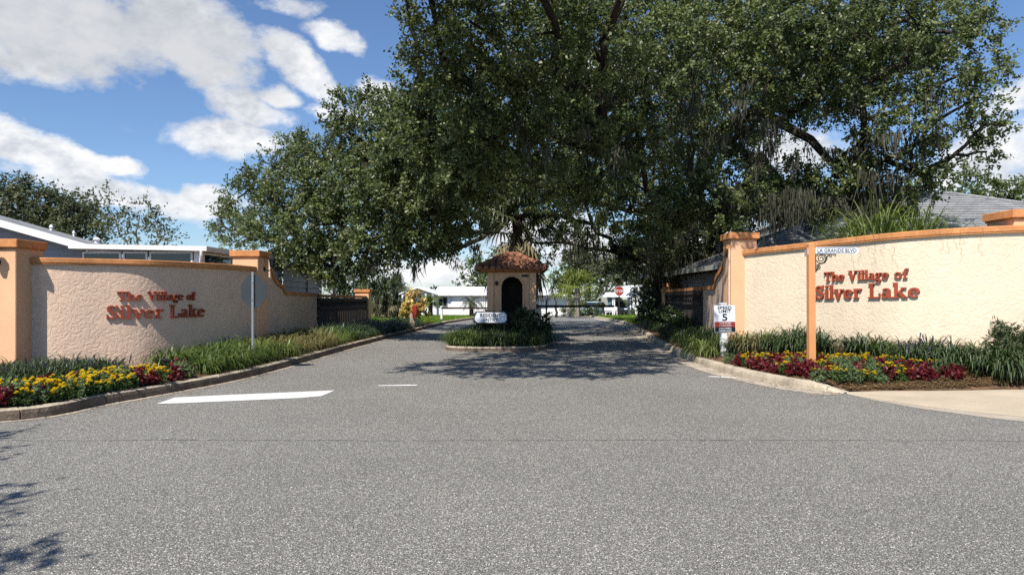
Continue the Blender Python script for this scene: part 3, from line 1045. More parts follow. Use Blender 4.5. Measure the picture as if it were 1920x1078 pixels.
# ---- gate fences and end pillars
def gate_fence(name, label, a, b, z0, za, zb, n, out):
    t = thing(name, label, 'fence', (a[0], a[1], 0), 'fences beside the gate')
    a3, b3 = Vector((a[0], a[1], 0)), Vector((b[0], b[1], 0))
    d = (b3 - a3); L = d.length; d.normalize(); nn = Vector((out, 0, 0))
    zt = lambda s: za + (zb - za) * s / L
    for s in (0.06, L - .06):
        MB().obox(a3 + d * (s - .06) - nn * .06 + Vector((0, 0, z0)), d * .12, nn * .12, Vector((0, 0, zt(s) - z0))).build('post', MT['fencewood'], t)
    for f, h, dp in ((0.0, .10, .03), (.33, .07, .03), (-9, .09, .03)):
        zz = (lambda s: zt(s) - .1 - f) if f >= 0 else (lambda s: z0 + .22)
        p0, p1 = a3 + d * .12, b3 - d * .12
        mb = MB()
        q = []
        for p, s in ((p0, .12), (p1, L - .12)):
            z = zz(s)
            q.append([p + nn * dp + Vector((0, 0, z)), p + nn * (dp + .05) + Vector((0, 0, z)), p + nn * (dp + .05) + Vector((0, 0, z + h)), p + nn * dp + Vector((0, 0, z + h))])
        mb.grid([q[0] + [q[0][0]], q[1] + [q[1][0]]])
        mb.build('rail', MT['fencewood'], t)
    step = (L - .3) / n
    for k in range(n):
        s = .15 + step * (k + .5)
        h = zt(s) - .43 - z0 - .04
        o = a3 + d * (s - step * .40) - nn * .0 + Vector((0, 0, z0 + .04))
        MB().obox(o, d * step * .80, nn * .022, Vector((0, 0, h))).build('picket', MT['fencewood'], t)
    pb = []
    for s in (.12, L - .12):
        p = a3 + d * s
        pb.append([p - nn * .03 + Vector((0, 0, zt(s) - .40)), p + nn * .0 + Vector((0, 0, zt(s) - .40)), p + nn * .0 + Vector((0, 0, zt(s) - .03)), p - nn * .03 + Vector((0, 0, zt(s) - .03)), p - nn * .03 + Vector((0, 0, zt(s) - .40))])
    MB().grid(pb).build('frieze_board', MT['fencewood'], t)
    # a row of small iron rings between the two upper rails
    for k in range(n):
        s = .15 + step * (k + .5)
        c = a3 + d * s + nn * .055 + Vector((0, 0, zt(s) - .225))
        pts = [c + d * cos(2 * pi * j / 10) * .085 + Vector((0, 0, .085 * sin(2 * pi * j / 10))) for j in range(11)]
        MB().tube(pts, .012, 5, False).build('ring', MT['iron'], t)
    return t


gate_fence('picket_fence', 'dark picket fence panel beyond the shaded left entrance wall', (-7.10, 26.95), (-7.5, 37.9), .0, 1.40, 1.36, 26, 1)
cp = MB()
for (a, b) in (((-7.07, 26.82, 1.43), (-7.5, 37.9, 1.38)),):
    q = []
    for p in (a, b):
        q.append([(p[0] - .23, p[1], p[2]), (p[0] + .08, p[1], p[2]), (p[0] + .08, p[1], p[2] + .1), (p[0] - .23, p[1], p[2] + .1), (p[0] - .23, p[1], p[2])])
    cp.grid(q)
lf = [o for o in COL.objects if o.name.startswith('picket_fence')][0]
cp.build('coping', MT['trim'], lf)
gp = thing('gate_pillar', 'peach pillar with orange cap ending the left fence beside the dark fan palm', 'pillar', (-7.6, 38.2, 0), 'pillars at the far ends of the fences')
pillar(-8.05, -7.35, 37.95, 38.65, -.05, 1.82, gp, .06, .14, 'shaft')
gate_fence('picket_fence', 'dark weathered picket fence panel under the oak beside the speed limit sign', (5.9, 22.75), (6.68, 32.0), .15, 1.62, 1.60, 22, -1)
rf = [o for o in COL.objects if o.name.startswith('picket_fence') and o.parent is None][-1]
cp = MB()
q = []
for p in ((5.87, 22.62, 1.65), (6.68, 32.0, 1.63)):
    q.append([(p[0] + .23, p[1], p[2]), (p[0] - .08, p[1], p[2]), (p[0] - .08, p[1], p[2] + .1), (p[0] + .23, p[1], p[2] + .1), (p[0] + .23, p[1], p[2])])
cp.grid(q); cp.build('coping', MT['trim'], rf)
gp = thing('gate_pillar', 'peach pillar with orange cap at the far end of the right fence under the oak', 'pillar', (6.9, 32.4, 0), 'pillars at the far ends of the fences')
pillar(6.62, 7.3, 32.05, 32.75, .05, 2.02, gp, .07, .15, 'shaft')


# ---- wall lamps
def wall_lamp(p, d, label, s=1.0):
    """carriage lamp on a scrolled arm: p on the wall, d = unit vector off the wall"""
    t = thing('wall_lamp', label, 'lamp', p, 'black carriage lamps on the pillars')
    p, d = Vector(p), Vector(d)
    sd = Vector((-d.y, d.x, 0))
    MB().tube([p, p + d * .02], [.06 * s, .05 * s], 10).build('back_plate', MT['black'], t)
    c = p + d * .2 * s
    MB().tube([p + d * .02, p + d * .09 * s + Vector((0, 0, -.05 * s)), p + d * .17 * s + Vector((0, 0, -.02 * s)), c + Vector((0, 0, .03 * s))], .013 * s, 6).build('arm', MT['black'], t)
    b = MB()
    b.tube([c + Vector((0, 0, z * s)) for z in (.03, .06, .065)], [.02 * s, .05 * s, .055 * s], 8)
    b.tube([c + Vector((0, 0, z * s)) for z in (.24, .25, .31, .33, .36)], [.095 * s, .09 * s, .03 * s, .018 * s, .006 * s], 8)
    for k in range(6):
        a = 2 * pi * k / 6
        b.tube([c + Vector((cos(a) * .05 * s, sin(a) * .05 * s, .06 * s)), c + Vector((cos(a) * .08 * s, sin(a) * .08 * s, .245 * s))], .007 * s, 4)
    b.build('cage', MT['black'], t)
    MB().tube([c + Vector((0, 0, .066 * s)), c + Vector((0, 0, .238 * s))], [.044 * s, .072 * s], 8).build('glass_shade', MT['glass'], t)
    return t


wall_lamp((-9.14, 13.15, 2.06), (0, -1, 0), 'black carriage lamp on the sunlit face of the leftmost pillar')
wall_lamp((-6.05, 18.05, 2.12), (1, 0, 0), 'black carriage lamp beside the scroll behind the back of the octagonal sign')
wall_lamp((5.03, 17.3, 2.42), (-1, 0, 0), 'black carriage lamp on the dappled face of the right pillar', .9)

# ================================================================ GATEHOUSE
gh = thing('gatehouse', 'small stucco gatehouse with an arched opening and clay tile roof on the island', 'gatehouse', (0, 23.6, .1))
gx0, gx1, gy0, gy1 = -.72, .70, 23.0, 24.5
arch_c, arch_w, spring, zw = .0, .325, 1.74, 2.20
def arch_wall(mb, y, flip=False):
    ar = [(arch_c - arch_w, .1)] + [(arch_c - arch_w * cos(pi * k / 16), spring + arch_w * sin(pi * k / 16)) for k in range(17)] + [(arch_c + arch_w, .1)]
    out = [(gx0, .1)] + [(gx0 + (gx1 - gx0) * k / 16, zw) for k in range(17)] + [(gx1, .1)]
    a = [(p[0], y, p[1]) for p in ar]; o = [(p[0], y, p[1]) for p in out]
    n = len(a)
    mb.add(a + o, [(i, i + 1, n + i + 1, n + i) for i in range(n - 1)])
    return a
wm = MB()
af = arch_wall(wm, gy0)
ab = arch_wall(wm, gy1)
wm.grid([af, [(p[0], gy0 + .18, p[2]) for p in af]])
wm.grid([[(p[0], gy1 - .18, p[2]) for p in ab], ab])
wm.quad((gx0, gy0, .1), (gx0, gy1, .1), (gx0, gy1, zw), (gx0, gy0, zw))
wm.quad((gx1, gy0, .1), (gx1, gy1, .1), (gx1, gy1, zw), (gx1, gy0, zw))
wall_o = wm.build('wall', MT['peach'], gh)
MB().box(gx0 + .02, gx1 - .02, gy0 + .185, gy0 + .2, .1, zw).add([], []).build('inner_panel', MT['darkin'], gh) if False else None
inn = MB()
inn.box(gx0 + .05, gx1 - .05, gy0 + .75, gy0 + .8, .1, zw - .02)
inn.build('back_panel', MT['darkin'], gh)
MB().box(-.30, .30, gy0 + .3, gy0 + .34, .55, .95).build('counter', MT['iron'], gh)
for x in (gx0 - .05, gx1 - .15):
    MB().box(x, x + .2, gy0 - .06, gy0 + .0, .1, zw - .01, bev=.01).build('pilaster', MT['peach'], gh)
tr = MB()
pts = [(arch_c - arch_w - .03, gy0 - .012, .6)] + [(arch_c - (arch_w + .03) * cos(pi * k / 16), gy0 - .012, spring + (arch_w + .03) * sin(pi * k / 16)) for k in range(17)] + [(arch_c + arch_w + .03, gy0 - .012, .6)]
tr.tube(pts, .028, 6)
tr.build('arch_trim', MT['peach'], gh)
ev = MB()
ev.hexa([(gx0 - .08, gy0 - .08, zw), (gx1 + .08, gy0 - .08, zw), (gx1 + .08, gy1 + .08, zw), (gx0 - .08, gy1 + .08, zw),
         (gx0 - .34, gy0 - .34, zw + .09), (gx1 + .34, gy0 - .34, zw + .09), (gx1 + .34, gy1 + .34, zw + .09), (gx0 - .34, gy1 + .34, zw + .09)])
ev.build('eave', MT['trim'], gh)
# hip roof of barrel tiles
rx0, rx1, ry0, ry1, rz = gx0 - .36, gx1 + .36, gy0 - .36, gy1 + .36, zw + .10
ridge_z, ri = rz + .46, (ry1 - ry0) / 2
rb_ = MB()
r0, r1 = (rx0 + ri * .8, (ry0 + ry1) / 2, ridge_z), (rx1 - ri * .8, (ry0 + ry1) / 2, ridge_z)
c4 = [(rx0, ry0, rz), (rx1, ry0, rz), (rx1, ry1, rz), (rx0, ry1, rz)]
rb_.add(c4 + [r0, r1], [(0, 1, 5, 4), (1, 2, 5), (2, 3, 4, 5), (3, 0, 4), (3, 2, 1, 0)])
roof_o = rb_.build('roof', MT['tile'], gh)
tl = MB()
def tile_cols(a, b, ra, rb2, n):
    """barrel tile courses on the slope between eave a-b and ridge ra-rb2"""
    a, b, ra, rb2 = map(Vector, (a, b, ra, rb2))
    for k in range(n):
        t = (k + .5) / n
        e = a.lerp(b, t)
        up = ((ra + rb2) / 2 - (a + b) / 2)
        L = up.length
        # stop at the hip
        along = (b - a).normalized(); s = t * (b - a).length; W = (b - a).length
        top_in = (ra - a).dot(along); top_out = W - (rb2 - a).dot(along)
        f = 1.0
        if s < top_in: f = s / top_in
        if s > W - top_out: f = min(f, (W - s) / top_out)
        if f < .08: continue
        nn = along.cross(up).normalized()
        m = max(1, int(f * L / .27))
        for j in range(m):
            p0 = e + up * (f * (j / m)) - up.normalized() * (.04 if j == 0 else .02) + nn * .030
            p1 = e + up * (f * ((j + 1) / m)) + nn * .012
            jit = Vector((rnd.uniform(-.008, .008), rnd.uniform(-.008, .008), rnd.uniform(-.004, .008)))
            tl.tube([p0 + jit, p1 + jit], [.078, .062], 8, True)
tile_cols(c4[0], c4[1], r0, r1, 11); tile_cols(c4[1], c4[2], r1, r1, 11); tile_cols(c4[2], c4[3], r1, r0, 11); tile_cols(c4[3], c4[0], r0, r0, 11)
for a, b in ((c4[0], r0), (c4[1], r1), (c4[2], r1), (c4[3], r0), (r0, r1)):
    a, b = Vector(a), Vector(b)
    m = max(2, int((b - a).length / .28))
    for j in range(m):
        tl.tube([a.lerp(b, j / m) + Vector((0, 0, .055)), a.lerp(b, (j + 1.12) / m) + Vector((0, 0, .04))], [.085, .07], 8)
tl.build('barrel_tiles', MT['tile'], roof_o)
MB().ball((-.48, gy0 - .05, 1.86), .05, 8, 6, 1.5).build('bell_light', MT['iron'], gh)
MB().box(.30, .52, gy0 - .01, gy0 + .0, 2.06, 2.13).build('number_plate', MT['iron'], gh)

# ================================================================ SIGNS
# resident entry sign on the island
s = thing('entry_sign', 'octagonal cornered pale sign reading RESIDENT ENTRY on dark posts before the gatehouse', 'sign', (-.62, 21.3, .1))
c = P(920, 595.2, 21.3)
w2, h2, k = .455, .146, .07
octo = lambda w, h, k: [(-w + k, -h), (w - k, -h), (w, -h + k), (w, h - k), (w - k, h), (-w + k, h), (-w, h - k), (-w, -h + k)]
MB().prism(octo(w2 + .03, h2 + .03, k), c + Vector((0, .04, 0)), (1, 0, 0), (0, 0, 1), (0, -.035, 0)).build('board', MT['iron'], s)
MB().prism(octo(w2, h2, k), c + Vector((0, .005, 0)), (1, 0, 0), (0, 0, 1), (0, -.012, 0)).build('panel', MT['signwhite'], s)
tx = MB()
font_text(tx, 'RESIDENT', .135, c + Vector((0, -.008, .062)), (1, 0, 0), (0, 0, 1), .003, 1.02, .003)
font_text(tx, 'ENTRY', .135, c + Vector((0, -.008, -.066)), (1, 0, 0), (0, 0, 1), .003, 1.02, .003)
tx.build('lettering', MT['signblack'], s)
for x in (-.40, .40):
    MB().box(c.x + x - .03, c.x + x + .03, 21.345, 21.405, .1, c.z + .17, bev=.004).build('post', MT['iron'], s)

# stop sign seen from behind, at the left kerb
p = on_bed(474, 646, BL)
Yp = 14.6
base = Vector(((474 - CX) / F * Yp, Yp, .13))
s = thing('stop_sign', 'grey back of an octagonal sign on a galvanised pole by the left hedge', 'road sign', base)
cc = P(474.5, 546, Yp)
th = radians(-14)
ux, nn = Vector((cos(th), sin(th), 0)), Vector((sin(th), -cos(th), 0))
R = .33
oc = [(R * cos(radians(22.5 + 45 * k)) * .95, R * sin(radians(22.5 + 45 * k)) * 1.03) for k in range(8)]
MB().prism(oc, cc + nn * -.030, ux, (0, 0, 1), nn * .004).build('plate_back', MT['signback'], s)
MB().prism(oc, cc + nn * -.036, ux, (0, 0, 1), nn * .005).build('plate_face', MT['signred'], s)
MB().tube([base + Vector((0, 0, -.1)), Vector((base.x, base.y, cc.z + R + .05))], .027, 10).build('pole', MT['galv'], s)
for z in (-.17, .17):
    MB().tube([cc + Vector((0, 0, z)) + nn * .0 - nn * .028, cc + Vector((0, 0, z)) + nn * .036], .012, 6).build('bolt', MT['galv'], s)

# far stop sign facing the gate
cc = P(1161, 545.5, 61)
s = thing('stop_sign', 'red octagonal STOP sign on the far lawn before the carport', 'road sign', (cc.x, 61, g(61)))
R = .39
oc = [(R * cos(radians(22.5 + 45 * k)), R * sin(radians(22.5 + 45 * k))) for k in range(8)]
MB().prism([(a * 1.06, b * 1.06) for a, b in oc], cc + Vector((0, .012, 0)), (1, 0, 0), (0, 0, 1), (0, -.008, 0)).build('border', MT['signwhite'], s)
f = MB().prism(oc, cc + Vector((0, .002, 0)), (1, 0, 0), (0, 0, 1), (0, -.008, 0)).build('face', MT['signred'], s)
tx = MB(); font_text(tx, 'STOP', .34, cc + Vector((0, -.006, -.02)), (1, 0, 0), (0, 0, 1), .006, .85, .003); tx.build('lettering', MT['signwhite'], f)
MB().tube([(cc.x, 61.05, g(61)), (cc.x, 61.05, cc.z + .3)], .05, 8).build('pole', MT['iron'], s)

# speed limit sign
Yp = 13.3
b0 = on_bed(1358, 666, BR)
Yp = b0.y
s = thing('speed_limit_sign', 'white speed limit 5 sign with red and black bands on a leaning white post', 'road sign', b0)
top = P(1354.5, 570, Yp)
bv = Vector((b0.x, b0.y, b0.z - .15)); tv = Vector((top.x, top.y, top.z))
d = (tv - bv).normalized(); sx_ = Vector((1, .12, 0)).normalized(); fy = d.cross(sx_).normalized()
hw = .062
MB().obox(bv - sx_ * hw - fy * hw, sx_ * 2 * hw, fy * 2 * hw, tv - bv).build('post', MT['white'], s)
MB().obox(tv - sx_ * (hw + .012) - fy * (hw + .012) , sx_ * 2 * (hw + .012), fy * 2 * (hw + .012), d * .025).build('post_cap', MT['white'], s)
pc = P(1356.5, 597.5, Yp) - fy * (hw + .008)
W2, H2 = 20.5 / F * Yp, 25.3 / F * Yp
up_ = d
def board(mb, x0, x1, y0, y1, off, th_=.004):
    mb.obox(pc + sx_ * x0 + up_ * y0 - fy * off, sx_ * (x1 - x0), fy * th_, up_ * (y1 - y0))
mb = MB(); board(mb, -W2, W2, -H2, H2, 0, .006); plate = mb.build('plate', MT['signwhite'], s)
mb = MB(); board(mb, -W2 * .97, W2 * .97, -H2 * .60, -H2 * .22, .0035, .003); mb.build('red_band', MT['signred'], plate)
mb = MB(); board(mb, -W2 * .97, W2 * .97, -H2 * .97, -H2 * .605, .0035, .003); mb.build('black_band', MT['signblack'], plate)
tx = MB()
u_ = H2 / .5
font_text(tx, 'SPEED', .150 * u_, pc + up_ * H2 * .82 - fy * .002, sx_, up_, .004, 1.35, .0008)
font_text(tx, 'LIMIT', .150 * u_, pc + up_ * H2 * .57 - fy * .002, sx_, up_, .004, 1.35, .0008)
font_text(tx, '5', .36 * u_, pc + up_ * H2 * .12 - fy * .002, sx_, up_, .004, 1.3, .003)
tx.build('lettering', MT['signblack'], plate)
tx = MB()
for t, f in (('GATE CLOSES', -.32), ('AFTER EACH VEHICLE', -.50), ('24 HR CAMERA', -.70), ('SURVEILLANCE', -.87)):
    font_text(tx, t, .062 * u_ * (1 if len(t) < 15 else .8), pc + up_ * H2 * f - fy * .0045, sx_, up_, .004, 1.15 if len(t) < 15 else 1.0, .001)
tx.build('small_lettering', MT['signwhite'], plate)

# street name sign on its orange post
Yp = 11.7
Yp = 12.5
b0 = Vector(((1523 - CX) / F * Yp, Yp, bed_z((1523 - CX) / F * Yp, Yp, BR)))
s = thing('street_sign', 'tall orange timber post with a street name blade and black scroll bracket', 'street sign', b0)
k = Yp / F
x0, x1 = (1516.5 - CX) * k, (1528.5 - CX) * k
ztop = EYE + (HZ - 459) * k
MB().hexa([(x0 + .01, Yp, b0.z - .15), (x1 + .015, Yp, b0.z - .15), (x1 + .015, Yp + .105, b0.z - .15), (x0 + .01, Yp + .105, b0.z - .15),
           (x0, Yp, ztop), (x1, Yp, ztop), (x1, Yp + .105, ztop), (x0, Yp + .105, ztop)]).build('post', MT['postpaint'], s)
MB().hexa([(x0 - .005, Yp - .005, ztop), (x1 + .005, Yp - .005, ztop), (x1 + .005, Yp + .11, ztop), (x0 - .005, Yp + .11, ztop),
           (x0 + .03, Yp + .03, ztop + .03), (x1 - .03, Yp + .03, ztop + .03), (x1 - .03, Yp + .075, ztop + .03), (x0 + .03, Yp + .075, ztop + .03)]).build('post_cap', MT['postpaint'], s)
bx0, bx1 = x1 + .015, (1613 - CX) * k
bz0, bz1 = EYE + (HZ - 475.5) * k, EYE + (HZ - 463) * k
yb = Yp + .045
pl = MB()
nL = (bx1 - bx0); hh = (bz1 - bz0)
blade = [(0, .01), (.02, 0), (nL - .05, 0), (nL - .03, .02), (nL, .03), (nL - .012, hh * .5), (nL, hh - .03), (nL - .03, hh - .02), (nL - .05, hh), (.02, hh), (0, hh - .01)]
pl.prism(blade, (bx0, yb, bz0), (1, 0, 0), (0, 0, 1), (0, -.012, 0))
bl_o = pl.build('name_blade', MT['signwhite'], s)
rim = MB()
rim.tube([(bx0 + .03, yb - .014, bz0 + .012), (bx1 - .08, yb - .014, bz0 + .012)], .0025, 4); rim.tube([(bx0 + .03, yb - .014, bz1 - .012), (bx1 - .08, yb - .014, bz1 - .012)], .0025, 4)
rim.build('border', MT['iron'], bl_o)
tx = MB(); font_text(tx, 'LA GRANDE BLVD', .082, (bx0 + nL * .49, yb - .0125, bz0 + hh * .48), (1, 0, 0), (0, 0, 1), .003, 1.0, .0006); tx.build('lettering', MT['signblack'], bl_o)
# the crossing blade, seen nearly end on, running back to the left of the post
MB().obox((x0 - .01, Yp + .02, bz0 - .02), (.19, .62, 0), (.008, -.002, 0), (0, 0, hh)).build('name_blade', MT['signwhite'], s)
br = MB()
def spiral(cx, cz, r0, r1, a0, a1, n=26):
    return [(cx + (r0 + (r1 - r0) * i / n) * cos(radians(a0 + (a1 - a0) * i / n)), yb, cz + (r0 + (r1 - r0) * i / n) * sin(radians(a0 + (a1 - a0) * i / n))) for i in range(n + 1)]
br.tube(spiral(bx0 + .105, bz0 - .085, .085, .02, 200, 880), .0085, 6)
br.tube(spiral(bx0 + .105, bz0 - .085, .088, .09, 150, -60, 14), .0085, 6)
br.tube(spiral(bx0 + .045, bz0 - .235, .05, .012, 110, -420), .0085, 6)
br.tube([(bx0 + .012, yb, bz0 - .02), (bx0 + .012, yb, bz0 - .32)], .008, 6)
br.tube([(bx0, yb, bz0 - .01), (bx0 + .36, yb, bz0 - .01)], .008, 6)
br.tube([(bx0 + .01, yb, bz0 - .31), (bx0 + .035, yb, bz0 - .275), (bx0 + .06, yb, bz0 - .18), (bx0 + .13, yb, bz0 - .165), (bx0 + .2, yb, bz0 - .10), (bx0 + .21, yb, bz0 - .04), (bx0 + .25, yb, bz0 - .02)], .009, 6)
br.tube(spiral(bx0 + .265, bz0 - .04, .03, .01, 180, -220, 14), .0075, 6)
br.tube(spiral(bx0 + .335, bz0 - .03, .022, .006, 180, -160, 12), .0065, 6)
br.build('scroll_bracket', MT['black'], s)

# low spotlight in the left bed
b0 = on_bed(311, 705, BL)
SPOT = b0.copy()
s = thing('garden_spotlight', 'small black garden spotlight on a stake among the left marigolds', 'spotlight', b0)
k = b0.y / F
MB().tube([b0 + Vector((0, 0, -.05)), b0 + Vector((0, 0, .20))], [.034, .032], 10).build('stake', MT['black'], s)
MB().tube([b0 + Vector((0, 0, .20)), b0 + Vector((-.005, .0, .24))], .014, 8).build('swivel', MT['black'], s)
MB().tube([b0 + Vector((-.06, -.02, .265)), b0 + Vector((.0, .0, .255)), b0 + Vector((.06, .02, .245))], [.03, .033, .026], 10).build('lamp_head', MT['black'], s)

# ================================================================ BARRIERS
def barrier(name, label, x, y, xe, zarm, cab=True, z0=None):
    z0 = g(y) + .1 if z0 is None else z0
    t = thing(name, label, 'barrier', (x, y, z0), 'barrier gates across the lanes')
    dirx = 1 if xe > x else -1
    if cab:
        MB().box(x - .19, x + .19, y - .18, y + .18, z0, z0 + .95, bev=.03).build('cabinet', MT['white'], t)
        MB().tube([(x, y - .19, zarm), (x, y - .24, zarm)], .1, 12).build('hub', MT['black'], t)
    else:
        MB().tube([(x, y, z0), (x, y, zarm + .12)], .07, 8).build('post', MT['white'], t)
    L = abs(xe - x)
    n = max(2, int(L / .6))
    for i in range(n):
        a, b = x + dirx * L * i / n, x + dirx * L * (i + 1) / n
        MB().box(min(a, b), max(a, b), y - .27, y - .235, zarm - .05, zarm + .05).build('arm_section', MT['iron'] if i % 2 == 0 else MT['fencewood'], t)
    return t
barrier('barrier_gate', 'dark barrier arm on a slim white post across the lane left of the gatehouse', -3.9, 41.0, -.55, EYE + (HZ - 577.5) / F * 41, False)
barrier('barrier_gate', 'white barrier cabinet with a long dark arm right of the gatehouse', 1.12, 33.5, 4.6, EYE + (HZ - 574) / F * 33.5, True, .12)
# card reader post with red box, on the left lawn edge
p = G(773.5, 616.5, .14)
s = thing('reader_post', 'grey post carrying a red box at the edge of the left lawn', 'post', p)
MB().box(p.x - .10, p.x + .10, p.y - .1, p.y + .1, p.z, p.z + .62, bev=.015).build('post', MT['concrete'], s)
MB().box(p.x + .02, p.x + .2, p.y - .2, p.y - .1, p.z + .45, p.z + .98, bev=.03).build('box', MT['signred'], s)
# bollard lamp by the barrier
p = Vector(((1024.5 - CX) / F * 33, 33, .12))
s = thing('bollard_lamp', 'white capped lamp on a thin black pole beside the barrier cabinet', 'lamp', p)
MB().tube([p, p + Vector((0, 0, 1.15))], .035, 8).build('pole', MT['black'], s)
MB().tube([p + Vector((0, 0, 1.15)), p + Vector((0, 0, 1.2)), p + Vector((0, 0, 1.36)), p + Vector((0, 0, 1.38))], [.17, .16, .05, .02], 12).build('shade', MT['white'], s)


# ================================================================ HOUSES
def siding(mb, a, b, z0, z1, step=.16, out=.018):
    """lapped boards between plan points a and b, facing to the right of a->b"""
    a, b = Vector((a[0], a[1], 0)), Vector((b[0], b[1], 0))
    d = (b - a).normalized(); n = Vector((d.y, -d.x, 0))
    z = z0
    while z < z1 - 1e-4:
        zt = min(z1, z + step)
        o = n * out
        mb.add([a + o + Vector((0, 0, z)), b + o + Vector((0, 0, z)), b + Vector((0, 0, zt)), a + Vector((0, 0, zt))], [(0, 1, 2, 3)])
        mb.add([a + Vector((0, 0, z)), b + Vector((0, 0, z)), b + o + Vector((0, 0, z)), a + o + Vector((0, 0, z))], [(0, 1, 2, 3)])
        z = zt
    return mb


def window(parent, a, b, z0, z1, fr=.05, mat='white', mull=0, rail=False):
    """framed window on the wall running a->b (facing right of a->b)"""
    a, b = Vector((a[0], a[1], 0)), Vector((b[0], b[1], 0))
    d = (b - a); L = d.length; d.normalize(); n = Vector((d.y, -d.x, 0))
    mb = MB()
    Z = lambda z: Vector((0, 0, z))
    o = a + n * .004
    mb.obox(o + Z(z0), d * L, n * .05, Z(fr)); mb.obox(o + Z(z1 - fr), d * L, n * .05, Z(fr))
    mb.obox(o + Z(z0 + fr), d * fr, n * .05, Z(z1 - z0 - 2 * fr)); mb.obox(o + d * (L - fr) + Z(z0 + fr), d * fr, n * .05, Z(z1 - z0 - 2 * fr))
    for k in range(mull):
        mb.obox(o + d * (L * (k + 1) / (mull + 1) - fr * .4) + Z(z0 + fr), d * fr * .8, n * .045, Z(z1 - z0 - 2 * fr))
    if rail: mb.obox(o + d * fr + Z((z0 + z1) / 2), d * (L - 2 * fr), n * .044, Z(fr * .7))
    w = mb.build('window', MT[mat], parent)
    MB().obox(o + d * fr * .5 + Z(z0 + fr * .5), d * (L - fr), n * .022, Z(z1 - z0 - fr)).build('pane', MT['glass'], w)
    return w


# ---- grey house behind the left wall
h = thing('grey_house', 'grey sided house with white sunroom windows showing above the left entrance wall', 'house', (-14, 26, 0))
ex, ey = -8.85, 21.0                               # sunroom corner
mb = MB(); siding(mb, (-22, 22.6), (-12.3, 22.6), 0, 2.95)
siding(mb, (-12.3, 21.4), (-12.2, 21.0), 0, 2.78)
mb.build('wall', MT['sidegrey'], h)
# gable above: siding cut to the rake
gx, gz = -20.0, 4.35
ga = MB()
zz = 2.95
rake = lambda x: 2.86 + (4.62 - 2.86) * ((-12.8) - x) / 7.5
while zz < 4.9:
    xr = -12.8 - (zz - 3.0) / 2.1 * 7.5
    xr2 = -12.8 - (zz + .16 - 3.0) / 2.1 * 7.5
    ga.add([(-24, 22.582, zz), (min(xr, -12.3), 22.582, zz), (min(xr2, -12.3), 22.6, zz + .16), (-24, 22.6, zz + .16)], [(0, 1, 2, 3)])
    zz += .16
ga.build('gable_siding', MT['sidegrey'], h)
rf_ = MB()
rf_.add([(-12.7, 22.15, 2.99), (-12.7, 24.0, 2.99), (-20.3, 24.0, 5.12), (-20.3, 22.15, 5.12)], [(0, 1, 2, 3)])
rf_.add([(-20.3, 22.15, 5.12), (-20.3, 24.0, 5.12), (-30, 24.0, 2.8), (-30, 22.15, 2.8)], [(0, 1, 2, 3)])
roof = rf_.build('roof', MT['shingle'], h)
fb = MB()
for xa, za, xb, zb in ((-20.3, 5.12, -12.7, 2.99), (-20.3, 5.12, -30, 2.8)):
    fb.hexa([(xa, 22.10, za - .19), (xb, 22.10, zb - .19), (xb, 22.15, zb - .19), (xa, 22.15, za - .19), (xa, 22.10, za + .02), (xb, 22.10, zb + .02), (xb, 22.15, zb + .02), (xa, 22.15, za + .02)])
fb.build('fascia', MT['white'], roof)
for (x, y, r_) in ((-13.3, 23.7, .12), (-14.7, 23.6, .07), (-14.1, 23.8, .05)):
    z = 2.99 + 2.13 * (-12.7 - x) / 7.6
    MB().tube([(x, y, z - .05), (x, y, z + .1), (x, y, z + .11), (x, y, z + .19)], [r_ * .6, r_ * .6, r_, r_ * .3], 8).build('vent', MT['white'], roof)
# sunroom
sr = MB()
sr.box(-12.2, ex, ey + .001, ey + .1, 0, 1.7); sr.box(ex - .1, ex, ey + .1, 27.5, 0, 1.7)
sr.build('sunroom_wall', MT['white'], h)
sroof = MB()
sroof.hexa([(-12.45, 20.75, 2.80), (ex + .28, 20.75, 2.73), (ex + .28, 27.8, 2.73), (-12.45, 27.8, 2.80), (-12.45, 20.75, 2.93), (ex + .28, 20.75, 2.86), (ex + .28, 27.8, 2.86), (-12.45, 27.8, 2.93)])
so = sroof.build('sunroom_roof', MT['white'], h)
xs = [-12.2, -11.05, -10.3, -9.02, ex]
for xa, xb in zip(xs, xs[1:-1]):
    window(h, (xa + .03, ey), (xb - .03, ey), 1.72, 2.72, .05)
window(h, (ex, ey + .12), (ex, 23.4), 1.72, 2.71, .06); window(h, (ex, 23.5), (ex, 25.4), 1.72, 2.71, .06); window(h, (ex, 25.5), (ex, 27.4), 1.72, 2.71, .06)
MB().box(-9.02, ex + .004, ey - .02, ey + .10, 1.7, 2.74).build('corner_post', MT['white'], h)
MB().tube([(ex + .15, ey - .28, 2.74), (ex + .14, ey - .26, 2.62), (ex + .05, ey - .12, 2.34), (ex - .10, ey - .06, 2.26), (ex - .12, ey - .06, 1.9), (ex - .12, ey - .06, .1)], .045, 8).build('downspout', MT['white'], h)
MB().box(-22, ex - .2, 27.5, 28.6, 0, 2.4).build('back_wall', MT['sidegrey'], h)
MB().box(-24, -12.5, 24.02, 28.6, 2.5, 2.7).build('rear_roof', MT['shingle'], h)

